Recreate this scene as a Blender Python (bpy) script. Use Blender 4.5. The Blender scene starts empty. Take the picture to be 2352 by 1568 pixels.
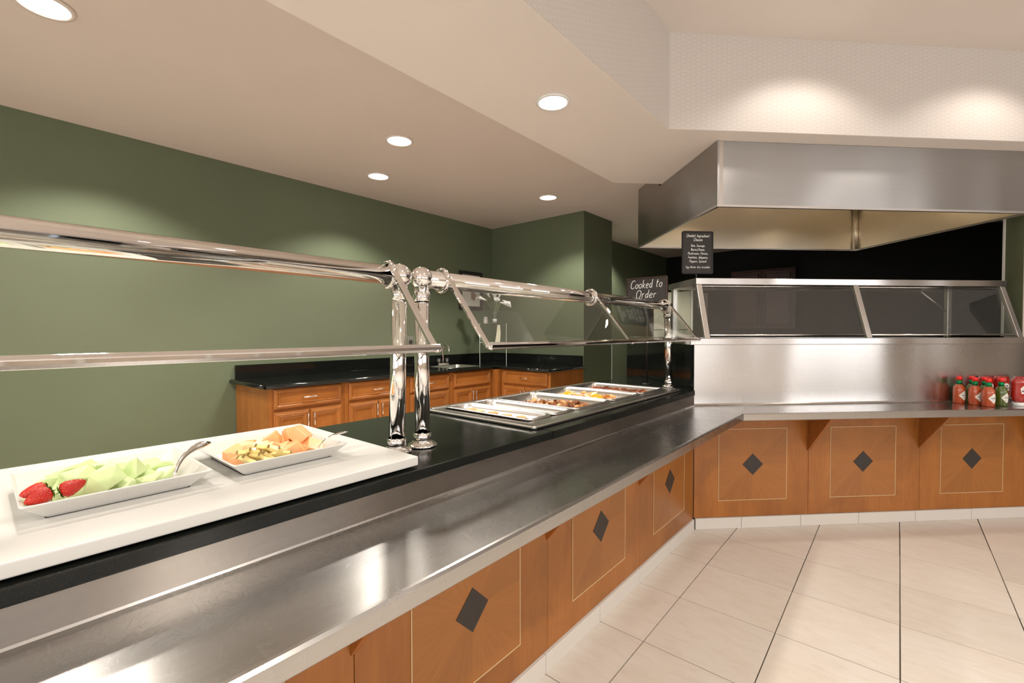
import bpy, bmesh, math, random
from mathutils import Vector, Matrix
S = bpy.context.scene
COL = S.collection
R = math.radians
SQ = math.sqrt(.5)
# ------------------------------------------------------------------ camera, world, exposure
TH, PI_, RO = 0.703079, -0.0213524, -0.0014653
F = Vector((-math.sin(TH)*math.cos(PI_), math.cos(TH)*math.cos(PI_), math.sin(PI_)))
RT = Vector((math.cos(TH), math.sin(TH), 0)); UP = RT.cross(F)
RT2 = RT*math.cos(RO)+UP*math.sin(RO); UP2 = -RT*math.sin(RO)+UP*math.cos(RO)
cam = bpy.data.cameras.new('camera'); camo = bpy.data.objects.new('camera', cam); COL.objects.link(camo)
cam.sensor_width = 36; cam.lens = 36*1048.41/2352; cam.shift_y = 1.95/2352
cam.clip_start = .02; cam.clip_end = 60
M = Matrix((RT2, UP2, -F)).transposed().to_4x4(); M.translation = Vector((0, 0, 1.27))
camo.matrix_world = M
S.camera = camo
W = bpy.data.worlds.new('world'); S.world = W; W.use_nodes = True
W.node_tree.nodes['Background'].inputs[0].default_value = (.75, .85, 1, 1)
W.node_tree.nodes['Background'].inputs[1].default_value = .6
S.view_settings.view_transform = 'Standard'; S.view_settings.look = 'None'
S.view_settings.gamma = 1; S.view_settings.use_curve_mapping = False
S.view_settings.exposure = 0.0

def area(name, loc, aim, w, h, power, color):
    l = bpy.data.lights.new(name, 'AREA'); l.shape = 'RECTANGLE'; l.size = w; l.size_y = h
    l.energy = power; l.color = color
    o = bpy.data.objects.new(name, l); COL.objects.link(o); o.location = loc
    o.rotation_euler = Vector(aim).to_track_quat('-Z', 'Z' if abs(aim[2]) < .9 else 'Y').to_euler()
    return o
def spot(name, loc, power, color=(1, .93, .84), ang=122, blend=.45, rad=.06, aim=(0, 0, -1)):
    l = bpy.data.lights.new(name, 'SPOT'); l.energy = power; l.color = color
    l.spot_size = R(ang); l.spot_blend = blend; l.shadow_soft_size = rad
    o = bpy.data.objects.new(name, l); COL.objects.link(o); o.location = loc
    o.rotation_euler = Vector(aim).to_track_quat('-Z', 'Y').to_euler()
    return o
DAY = (.95, .97, 1.0)
WIN = 38
# daylight through the dining room windows (behind and to the right of the camera)
for x in (-2.6, -.3, 2.0, 4.3):
    area('window_daylight', (x, -4.9, 1.75), (0, 1, 0), 1.3, 1.9, WIN, DAY)
for y in (-2.6, .2, 3.0):
    area('window_daylight', (6.1, y, 1.75), (-1, 0, 0), 1.3, 1.9, WIN, DAY)

# ------------------------------------------------------------------ materials
MATS = {}
def base(name, col=(.8, .8, .8), rough=.5, metal=0, **kw):
    m = bpy.data.materials.new(name); m.use_nodes = True; MATS[name] = m
    b = m.node_tree.nodes['Principled BSDF']
    b.inputs['Base Color'].default_value = (*col, 1); b.inputs['Roughness'].default_value = rough
    b.inputs['Metallic'].default_value = metal
    for k, v in kw.items(): b.inputs[k.replace('_', ' ')].default_value = v
    return m, m.node_tree, b
def nd(t, kind, **kw):
    n = t.nodes.new(kind)
    for k, v in kw.items():
        if isinstance(k, str) and hasattr(n, k): setattr(n, k, v)
        else: n.inputs[k].default_value = v
    return n
def coord(t, scale=(1, 1, 1), rot=(0, 0, 0), which='Object'):
    c = t.nodes.new('ShaderNodeTexCoord'); mp = t.nodes.new('ShaderNodeMapping')
    mp.inputs['Scale'].default_value = scale; mp.inputs['Rotation'].default_value = rot
    t.links.new(c.outputs[which], mp.inputs[0]); return mp.outputs[0]
def noise(t, vec, scale=5, detail=3, rough=.5, dist=0):
    n = t.nodes.new('ShaderNodeTexNoise'); n.inputs['Scale'].default_value = scale
    n.inputs['Detail'].default_value = detail; n.inputs['Roughness'].default_value = rough
    n.inputs['Distortion'].default_value = dist
    t.links.new(vec, n.inputs['Vector']); return n.outputs['Fac']
def ramp(t, fac, stops):
    r = t.nodes.new('ShaderNodeValToRGB'); e = r.color_ramp.elements
    while len(e) < len(stops): e.new(.5)
    for i, (p, c) in enumerate(stops):
        e[i].position = p; e[i].color = (*c, 1) if len(c) == 3 else c
    t.links.new(fac, r.inputs[0]); return r.outputs[0]
def bump(t, b, h, strength=.1, dist=.01, prev=None):
    n = t.nodes.new('ShaderNodeBump'); n.inputs['Strength'].default_value = strength
    n.inputs['Distance'].default_value = dist; t.links.new(h, n.inputs['Height'])
    if prev: t.links.new(prev, n.inputs['Normal'])
    t.links.new(n.outputs[0], b.inputs['Normal']); return n.outputs[0]
def mth(t, op, a, b=None, c=None):
    n = t.nodes.new('ShaderNodeMath'); n.operation = op
    for i, v in enumerate((a, b, c)):
        if v is None: continue
        if isinstance(v, (int, float)): n.inputs[i].default_value = v
        else: t.links.new(v, n.inputs[i])
    return n.outputs[0]
def mixc(t, fac, a, b, mode='MIX'):
    n = t.nodes.new('ShaderNodeMix'); n.data_type = 'RGBA'; n.blend_type = mode
    for s, v in ((0, fac), (6, a), (7, b)):
        if isinstance(v, (int, float)): n.inputs[s].default_value = v
        elif isinstance(v, tuple): n.inputs[s].default_value = (*v, 1)
        else: t.links.new(v, n.inputs[s])
    return n.outputs[2]
def steel(name, col, rough, stretch, amp=.05, wav=0, rvar=.08, scratch=False, cvar=.05, aniso=0, tan=(0, 0, 1)):
    m, t, b = base(name, col, rough, 1)
    if aniso:      # brushed finish: reflections smear across the brushing direction
        b.inputs['Anisotropic'].default_value = aniso
        vt = t.nodes.new('ShaderNodeVectorTransform'); vt.vector_type = 'VECTOR'; vt.convert_from = 'OBJECT'; vt.convert_to = 'WORLD'
        vt.inputs[0].default_value = tan; t.links.new(vt.outputs[0], b.inputs['Tangent'])
    v = coord(t, stretch); n = noise(t, v, 1, 4, .6)
    lo, hi = tuple(c*(1-cvar) for c in col), tuple(min(1, c*(1+cvar)) for c in col)
    colr = ramp(t, n, [(.3, lo), (.7, hi)])
    big = noise(t, coord(t, (1, 1, 1)), 3, 4, .6, .5)
    rr = mth(t, 'MULTIPLY_ADD', big, rvar*2, rough-rvar)
    if scratch:
        acc = None
        for k, (a, sc) in enumerate(((.1, 1), (.9, 1.3), (2.0, .9), (2.7, 1.2), (.45, 1.5), (1.5, 1.1))):
            m2 = t.nodes.new('ShaderNodeMapping'); m2.inputs['Scale'].default_value = (9*sc, 620*sc, 60); t.links.new(coord(t, (1, 1, 1), (0, 0, a)), m2.inputs[0])
            s_ = noise(t, m2.outputs[0], 1, 1, .5)
            s2 = ramp(t, s_, [(.71, (0, 0, 0)), (.80, (1, 1, 1))])
            acc = s2 if acc is None else mth(t, 'MAXIMUM', acc, s2)
        msk = ramp(t, noise(t, coord(t, (1, 1, 1)), 2.2, 3, .6), [(.35, (.15, .15, .15)), (.70, (1, 1, 1))])
        acc = mth(t, 'MULTIPLY', acc, msk)
        colr = mixc(t, mth(t, 'MULTIPLY', acc, .28), colr, (.85, .85, .85))
        rr = mth(t, 'MULTIPLY_ADD', acc, .10, rr)
    t.links.new(colr, b.inputs['Base Color']); t.links.new(rr, b.inputs['Roughness'])
    nn = bump(t, b, n, amp, .002) if amp else None
    if wav:
        bump(t, b, noise(t, coord(t, (1.6, 1.6, .3)), 1.6, 0, .4), wav, .05, nn)
    return m
steel('steel_tray', (.46, .45, .435), .27, (60, 2, 60), 0, .04, .06, True, cvar=.03, aniso=.6, tan=(1, 0, 0))
steel('steel_shelf', (.55, .53, .51), .20, (2, 2, 2), 0, .04, .05, cvar=.02, aniso=.5, tan=(-.7071, .7071, 0))
steel('steel_back', (.38, .35, .32), .24, (2, 2, 60), 0, .10, .05, cvar=.03, aniso=.7, tan=(0, 0, 1))
steel('steel_vert', (.61, .59, .57), .27, (2, 2, 70), 0, .5, .03, cvar=.02, aniso=.8, tan=(0, 0, 1))
steel('steel_edge', (.66, .63, .60), .30, (8, 8, 8), .03)
steel('steel_hood', (.43, .42, .41), .33, (2, 2, 60), 0, .4, .04, cvar=.02, aniso=.7, tan=(0, 0, 1))
steel('steel_hood_in', (.88, .80, .66), .38, (3, 3, 3), 0, .5, .06, cvar=.03)
steel('steel_pan', (.62, .60, .57), .26, (40, 40, 40), .04)
steel('steel_nickel', (.75, .73, .70), .25, (60, 60, 60), .02)
base('chrome', (.86, .84, .82), .045, 1)
base('spoon_steel', (.85, .83, .80), .12, 1)
def granite(name, rough=.09):
    m, t, b = base(name, (.010, .011, .010), rough, Specular_IOR_Level=.4)
    v = coord(t); n = noise(t, v, 420, 2, .7)
    c = ramp(t, n, [(.55, (.006, .007, .006)), (.68, (.016, .018, .015)), (.78, (.05, .05, .045))])
    t.links.new(c, b.inputs['Base Color'])
    sm = noise(t, v, 6, 4, .6)
    t.links.new(mth(t, 'MULTIPLY_ADD', sm, .22, rough-.07), b.inputs['Roughness'])
granite('granite', .11)
granite('granite_gloss', .07)
def wood(name, c1, c2, c3, stretch, rough=.35, sc=1.0):
    m, t, b = base(name, c2, rough, Coat_Weight=.12, Coat_Roughness=.2)
    v = coord(t, stretch); n = noise(t, v, 1.0*sc, 5, .62, .35)
    f = noise(t, coord(t, tuple(s*5 for s in stretch)), 1.3*sc, 3, .6)
    blot = noise(t, coord(t, (1, 1, 1)), 3.2, 4, .6, .6)
    c = ramp(t, n, [(.28, c1), (.5, c2), (.72, c3)])
    c = mixc(t, .28, c, ramp(t, f, [(.35, c1), (.65, c3)]), 'MIX')
    c = mixc(t, mth(t, 'MULTIPLY', ramp(t, blot, [(.45, (0, 0, 0)), (.75, (1, 1, 1))]), .5), c, tuple(x*.55 for x in c1))
    oi = t.nodes.new('ShaderNodeObjectInfo')
    hv = t.nodes.new('ShaderNodeHueSaturation'); t.links.new(c, hv.inputs['Color'])
    t.links.new(mth(t, 'MULTIPLY_ADD', oi.outputs['Random'], .16, .92), hv.inputs['Value'])
    t.links.new(hv.outputs[0], b.inputs['Base Color'])
    bump(t, b, f, .05, .002)
    return m
# panel maple stained orange brown; grain upright
wood('wood_panel', (.26, .085, .011), (.33, .112, .016), (.38, .138, .023), (9, 9, 1.1))
wood('wood_bracket', (.24, .07, .010), (.32, .10, .015), (.37, .12, .02), (9, 9, 1.5))
wood('cab_wood', (.30, .10, .017), (.38, .135, .026), (.44, .17, .038), (14, 14, 1.4), .38)
wood('cab_wood_h', (.30, .10, .017), (.38, .135, .026), (.44, .17, .038), (1.4, 1.4, 14), .38)
wood('cab_dark', (.045, .012, .006), (.06, .016, .008), (.08, .022, .01), (14, 14, 1.4), .4)
base('wood_dark_diamond', (.028, .021, .017), .45)
base('inlay_light', (.62, .47, .27), .4)
def inlay_mat():     # quartered veneer: grain runs out from the middle, each sector its own tone
    m, t, b = base('wood_inlay', (.5, .2, .05), .35, Coat_Weight=.25, Coat_Roughness=.2)
    c = t.nodes.new('ShaderNodeTexCoord'); s = t.nodes.new('ShaderNodeSeparateXYZ')
    t.links.new(c.outputs['Object'], s.inputs[0])
    u, v = s.outputs['X'], s.outputs['Z']
    ang = mth(t, 'ARCTAN2', v, u)
    k = mth(t, 'FLOOR', mth(t, 'DIVIDE', mth(t, 'ADD', ang, math.pi), math.pi/4))
    wn = t.nodes.new('ShaderNodeTexWhiteNoise'); wn.noise_dimensions = '1D'; t.links.new(k, wn.inputs['W'])
    av = mth(t, 'ABSOLUTE', u); bv = mth(t, 'ABSOLUTE', v)
    cb = t.nodes.new('ShaderNodeCombineXYZ')
    t.links.new(mth(t, 'MULTIPLY', ang, 9), cb.inputs[0])
    t.links.new(mth(t, 'MULTIPLY', mth(t, 'ADD', av, bv), 3), cb.inputs[1]); t.links.new(k, cb.inputs[2])
    n = noise(t, cb.outputs[0], 1.5, 5, .6, .3)
    col = ramp(t, n, [(.15, (.285, .10, .014)), (.5, (.335, .119, .018)), (.85, (.38, .142, .024))])
    hv = t.nodes.new('ShaderNodeHueSaturation'); t.links.new(col, hv.inputs['Color'])
    t.links.new(mth(t, 'MULTIPLY_ADD', wn.outputs['Value'], .14, .88), hv.inputs['Value'])
    t.links.new(hv.outputs[0], b.inputs['Base Color'])
inlay_mat()
def wallpaint(name, c, rough=.75, weave=.10, var=.06):
    m, t, b = base(name, c, rough)
    v = coord(t, (1, 1, 1)); n = noise(t, v, 1.2, 3, .5)
    col = ramp(t, n, [(.3, tuple(x*(1-var) for x in c)), (.7, tuple(x*(1+var) for x in c))])
    f1 = noise(t, coord(t, (60, 60, 900)), 1, 2, .6); f2 = noise(t, coord(t, (900, 900, 60)), 1, 2, .6)
    f = mth(t, 'ADD', f1, f2)
    col = mixc(t, mth(t, 'MULTIPLY', mth(t, 'SUBTRACT', f, .75), weave*2.5), col, tuple(x*.5 for x in c))
    t.links.new(col, b.inputs['Base Color']); bump(t, b, f, weave, .001)
    return m
wallpaint('green_wall', (.122, .150, .086), .7)
wallpaint('green_shade', (.095, .105, .055), .7)
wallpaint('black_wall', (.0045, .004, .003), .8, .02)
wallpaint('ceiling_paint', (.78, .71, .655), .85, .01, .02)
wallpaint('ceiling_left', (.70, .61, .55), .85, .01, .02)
wallpaint('beige_wall', (.62, .55, .48), .8, .02, .03)
wallpaint('dining_wall', (.62, .53, .44), .8, .02, .04)
wallpaint('cream', (.70, .66, .52), .5, .0, .02)
def dash_paper():
    m, t, b = base('dash_wallpaper', (.62, .56, .51), .34)
    c = t.nodes.new('ShaderNodeTexCoord'); s = t.nodes.new('ShaderNodeSeparateXYZ')
    t.links.new(c.outputs['Object'], s.inputs[0])
    row = mth(t, 'DIVIDE', s.outputs['Z'], .0125); rf = mth(t, 'FLOOR', row); fr = mth(t, 'FRACT', row)
    u = mth(t, 'FRACT', mth(t, 'ADD', mth(t, 'DIVIDE', s.outputs['X'], .062), mth(t, 'MULTIPLY', rf, .5)))
    d = mth(t, 'MULTIPLY', mth(t, 'LESS_THAN', u, .72), mth(t, 'LESS_THAN', fr, .28))
    col = mixc(t, d, (.62, .57, .525), (.545, .49, .45))
    t.links.new(col, b.inputs['Base Color'])
    t.links.new(mth(t, 'MULTIPLY_ADD', d, -.12, .46), b.inputs['Roughness'])
    bump(t, b, d, .35, .0015)
dash_paper()
def tile_mat():
    m, t, b = base('tile', (.60, .52, .45), .28)
    oi = t.nodes.new('ShaderNodeObjectInfo')
    v = coord(t, (1, 1, 1), which='Object')
    off = t.nodes.new('ShaderNodeVectorMath'); off.operation = 'ADD'
    t.links.new(v, off.inputs[0])
    cb = t.nodes.new('ShaderNodeCombineXYZ'); t.links.new(mth(t, 'MULTIPLY', oi.outputs['Random'], 40), cb.inputs[0]); t.links.new(cb.outputs[0], off.inputs[1])
    sc = t.nodes.new('ShaderNodeMapping'); sc.inputs['Scale'].default_value = (1, 3.2, 1); sc.inputs['Rotation'].default_value = (0, 0, .3); t.links.new(off.outputs[0], sc.inputs[0])
    n = noise(t, sc.outputs[0], 9, 5, .65, .6); f = noise(t, off.outputs[0], 3, 3, .5)
    col = ramp(t, n, [(.25, (.60, .53, .46)), (.5, (.68, .62, .55)), (.75, (.73, .67, .61))])
    col = mixc(t, .35, col, ramp(t, f, [(.3, (.64, .55, .46)), (.7, (.74, .69, .63))]))
    hv = t.nodes.new('ShaderNodeHueSaturation'); t.links.new(col, hv.inputs['Color'])
    t.links.new(mth(t, 'MULTIPLY_ADD', oi.outputs['Random'], .08, .96), hv.inputs['Value'])
    t.links.new(hv.outputs[0], b.inputs['Base Color'])
tile_mat()
base('base_tile', (.66, .62, .57), .4)
base('grout', (.10, .08, .06), .9)
base('white_board', (.62, .61, .58), .35)
base('porcelain', (.72, .70, .66), .12)
base('white_plastic', (.80, .79, .77), .35)
base('black_plastic', (.018, .014, .012), .35)
base('chalkboard', (.035, .030, .027), .6)
base('sign_frame', (.050, .024, .014), .35)
base('chalk', (.86, .86, .84), .9)
base('melon', (.62, .74, .38), .35, Subsurface_Weight=.25, Subsurface_Radius=(.02, .02, .01))
base('cantaloupe', (.90, .47, .22), .35, Subsurface_Weight=.2, Subsurface_Radius=(.02, .01, .005))
base('starfruit', (.86, .70, .28), .35)
base('starfruit_rim', (.30, .18, .05), .5)
base('leaf', (.10, .22, .03), .5)
def straw():
    m, t, b = base('strawberry', (.62, .02, .01), .22)
    vo = t.nodes.new('ShaderNodeTexVoronoi'); vo.inputs['Scale'].default_value = 330
    t.links.new(coord(t), vo.inputs['Vector'])
    c = ramp(t, vo.outputs['Distance'], [(.14, (.80, .30, .07)), (.24, (.58, .016, .008))])
    t.links.new(c, b.inputs['Base Color']); bump(t, b, vo.outputs['Distance'], .6, .002)
straw()
def food(name, c1, c2, c3, sc=60, rough=.4):
    m, t, b = base(name, c2, rough); oi = t.nodes.new('ShaderNodeObjectInfo')
    n = noise(t, coord(t), sc, 4, .7)
    n = mth(t, 'ADD', n, mth(t, 'MULTIPLY_ADD', oi.outputs['Random'], .5, -.25))
    t.links.new(ramp(t, n, [(.3, c1), (.5, c2), (.7, c3)]), b.inputs['Base Color'])
food('potato', (.13, .035, .010), (.38, .14, .035), (.62, .36, .15))
food('sausage', (.12, .03, .012), (.25, .075, .03), (.35, .12, .05))
food('patty', (.60, .25, .08), (.75, .38, .15), (.82, .52, .28))
food('peach', (.72, .33, .10), (.85, .52, .22), (.90, .68, .42))
base('orange_slice', (.95, .45, .02), .35)
base('sauce_red', (.42, .06, .008), .3, Coat_Weight=.9, Coat_Roughness=.04)
base('sauce_green', (.065, .10, .007), .3, Coat_Weight=.9, Coat_Roughness=.04)
base('ketchup', (.36, .014, .008), .2, Coat_Weight=.6, Coat_Roughness=.08)
base('cap_red', (.75, .02, .012), .35)
base('neck_green', (.005, .22, .07), .25, .6)
base('label_white', (.80, .76, .70), .6)
base('label_ink', (.10, .12, .10), .7)
base('label_grey', (.16, .15, .15), .6)
base('outlet_plate', (.23, .24, .20), .4)
base('photo_frame', (.02, .015, .012), .4)
base('photo_mat', (.62, .60, .56), .8)
base('photo_print', (.25, .17, .13), .7)
base('petal', (.82, .82, .80), .5)
base('stem', (.16, .22, .10), .6)
base('fridge_white', (.66, .64, .52), .35)
base('seal', (.75, .74, .68), .5)
def glass(name, tint=(1, 1, 1), refl=1.0, haze=0.0):
    m = bpy.data.materials.new(name); m.use_nodes = True; MATS[name] = m; t = m.node_tree
    for n in list(t.nodes): t.nodes.remove(n)
    o = t.nodes.new('ShaderNodeOutputMaterial'); tr = t.nodes.new('ShaderNodeBsdfTransparent')
    gl = t.nodes.new('ShaderNodeBsdfGlossy'); gl.inputs['Roughness'].default_value = 0.0
    tr.inputs[0].default_value = (*tint, 1)
    lw = t.nodes.new('ShaderNodeLayerWeight'); lw.inputs['Blend'].default_value = .5
    mx = t.nodes.new('ShaderNodeMixShader')
    t.links.new(mth(t, 'MULTIPLY', mth(t, 'MULTIPLY_ADD', mth(t, 'POWER', lw.outputs['Facing'], 5), .96, .04), refl), mx.inputs[0])
    t.links.new(tr.outputs[0], mx.inputs[1]); t.links.new(gl.outputs[0], mx.inputs[2])
    last = mx.outputs[0]
    if haze:
        df = t.nodes.new('ShaderNodeBsdfDiffuse'); df.inputs[0].default_value = (.5, .5, .48, 1)
        m2 = t.nodes.new('ShaderNodeMixShader'); m2.inputs[0].default_value = haze
        t.links.new(last, m2.inputs[1]); t.links.new(df.outputs[0], m2.inputs[2]); last = m2.outputs[0]
    t.links.new(last, o.inputs[0])
glass('glass', (.965, .975, .955), 1.0, .01)
glass('glass_station', (.93, .93, .92), 1.2, .03)
glass('acrylic', (.95, .96, .95), 1.0, .05)
glass('bottle_glass', (.95, .95, .95), 1.0, 0)
base('glass_edge', (.50, .56, .48), .2)
def emis(name, col, st):
    m = bpy.data.materials.new(name); m.use_nodes = True; MATS[name] = m; t = m.node_tree
    for n in list(t.nodes): t.nodes.remove(n)
    o = t.nodes.new('ShaderNodeOutputMaterial'); e = t.nodes.new('ShaderNodeEmission')
    e.inputs[0].default_value = (*col, 1); e.inputs[1].default_value = st; t.links.new(e.outputs[0], o.inputs[0])
emis('lamp_lens', (1, .93, .84), 9)

# ------------------------------------------------------------------ mesh helpers
class MB:
    def __init__(s): s.v = []; s.f = []; s.sm = []
    def add(s, vs, fs, smooth=False):
        n = len(s.v); s.v += [tuple(p) for p in vs]; s.f += [tuple(i+n for i in f) for f in fs]; s.sm += [smooth]*len(fs)
        return s
    def box(s, x0, x1, y0, y1, z0, z1):
        return s.add([(x0,y0,z0),(x1,y0,z0),(x1,y1,z0),(x0,y1,z0),(x0,y0,z1),(x1,y0,z1),(x1,y1,z1),(x0,y1,z1)],
              [(0,3,2,1),(4,5,6,7),(0,1,5,4),(1,2,6,5),(2,3,7,6),(3,0,4,7)])
    def prism(s, poly, z0, z1):       # poly: (x,y) counter-clockwise
        n = len(poly)
        return s.add([(x,y,z0) for x,y in poly]+[(x,y,z1) for x,y in poly],
              [tuple(range(n))[::-1], tuple(range(n, 2*n))]+[(i,(i+1)%n,(i+1)%n+n,i+n) for i in range(n)])
    def slab(s, poly3, off):          # any planar polygon of 3-D points given a thickness vector
        n = len(poly3); o = Vector(off)
        return s.add([tuple(p) for p in poly3]+[tuple(Vector(p)+o) for p in poly3],
              [tuple(range(n))[::-1], tuple(range(n, 2*n))]+[(i,(i+1)%n,(i+1)%n+n,i+n) for i in range(n)])
    def loft(s, loops, cap0=True, cap1=True, smooth=False):
        n = len(loops[0]); vs = [p for l in loops for p in l]; fs = []
        for k in range(len(loops)-1):
            for i in range(n):
                fs.append((k*n+i, k*n+(i+1)%n, (k+1)*n+(i+1)%n, (k+1)*n+i))
        s.add(vs, fs, smooth); b = len(s.v)-len(vs)
        if cap0: s.f.append(tuple(b+i for i in range(n))[::-1]); s.sm.append(False)
        if cap1: s.f.append(tuple(b+(len(loops)-1)*n+i for i in range(n))); s.sm.append(False)
        return s
    def tube(s, pts, r, n=12, caps=True, flat=None):
        pts = [Vector(p) for p in pts]; rs = r if isinstance(r, (list, tuple)) else [r]*len(pts)
        loops = []; ref = None
        for i, p in enumerate(pts):
            a = pts[max(0, i-1)]; b = pts[min(len(pts)-1, i+1)]; d = (b-a).normalized()
            if ref is None: ref = Vector((0, 0, 1)) if abs(d.z) < .9 else Vector((1, 0, 0))
            u = d.cross(ref).normalized(); w = u.cross(d).normalized(); ref = w
            ry = rs[i]*(flat or 1)
            loops.append([tuple(p+u*rs[i]*math.cos(2*math.pi*k/n)+w*ry*math.sin(2*math.pi*k/n)) for k in range(n)])
        loops = [l[::-1] for l in loops]
        return s.loft(loops, caps, caps, True)
    def lathe(s, prof, n=20, c=(0, 0, 0), cap=True):
        loops = [[(c[0]+r*math.cos(2*math.pi*k/n), c[1]+r*math.sin(2*math.pi*k/n), c[2]+z) for k in range(n)] for r, z in prof]
        return s.loft(loops, cap, cap, True)
    def sphere(s, c, r, nu=20, nv=12, sc=(1, 1, 1)):
        loops = []
        for j in range(1, nv):
            a = -math.pi/2+math.pi*j/nv
            loops.append([(c[0]+r*sc[0]*math.cos(a)*math.cos(2*math.pi*k/nu), c[1]+r*sc[1]*math.cos(a)*math.sin(2*math.pi*k/nu), c[2]+r*sc[2]*math.sin(a)) for k in range(nu)])
        return s.loft(loops, True, True, True)
    def mesh(s, name):
        me = bpy.data.meshes.new(name); me.from_pydata(s.v, [], s.f)
        me.polygons.foreach_set('use_smooth', s.sm); me.update(); return me
    def build(s, name, mat, parent=None, bevel=0, seg=2, tr=None, fix=True):
        me = s.mesh(name)
        if tr is not None: me.transform(tr)
        if fix:
            bm = bmesh.new(); bm.from_mesh(me); bmesh.ops.recalc_face_normals(bm, faces=bm.faces); bm.to_mesh(me); bm.free()
        me.materials.append(MATS[mat]); o = bpy.data.objects.new(name, me); COL.objects.link(o)
        if parent is not None: o.parent = parent
        if bevel:
            b = o.modifiers.new('bevel', 'BEVEL'); b.width = bevel; b.segments = seg; b.limit_method = 'ANGLE'; b.angle_limit = R(40)
            b.harden_normals = False
        return o
def rr(x0, x1, y0, y1, z, r, n=5):
    p = []
    for cx, cy, a in ((x1-r, y1-r, 0), (x0+r, y1-r, 90), (x0+r, y0+r, 180), (x1-r, y0+r, 270)):
        for k in range(n+1):
            t = R(a+90*k/n); p.append((cx+r*math.cos(t), cy+r*math.sin(t), z))
    return p
def tag(o, label, cat, group=None):
    o['label'] = label; o['category'] = cat
    if group: o['group'] = group
    return o
def struct(o): o['kind'] = 'structure'; return o
def thing(name, label, cat, loc=(0, 0, 0), rz=0, group=None):
    o = bpy.data.objects.new(name, None); COL.objects.link(o); o.location = loc; o.rotation_euler = (0, 0, rz)
    o.empty_display_size = .05
    if label: tag(o, label, cat, group)
    return o
def lab(o, l): o['label'] = l; return o
def copy_tree(o, parent=None):
    c = o.copy(); COL.objects.link(c)
    if parent: c.parent = parent
    for ch in list(o.children): copy_tree(ch, c)
    return c
Q = Vector((-.998, 2.983, 0)); D3 = Vector((SQ, SQ, 0)); D4 = Vector((-SQ, SQ, 0))
def sp(t, d, z=0): v = Q+D3*t+D4*d; return Vector((v.x, v.y, z))     # station frame: t along, d away from the customer
RZ = R(45)

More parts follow.
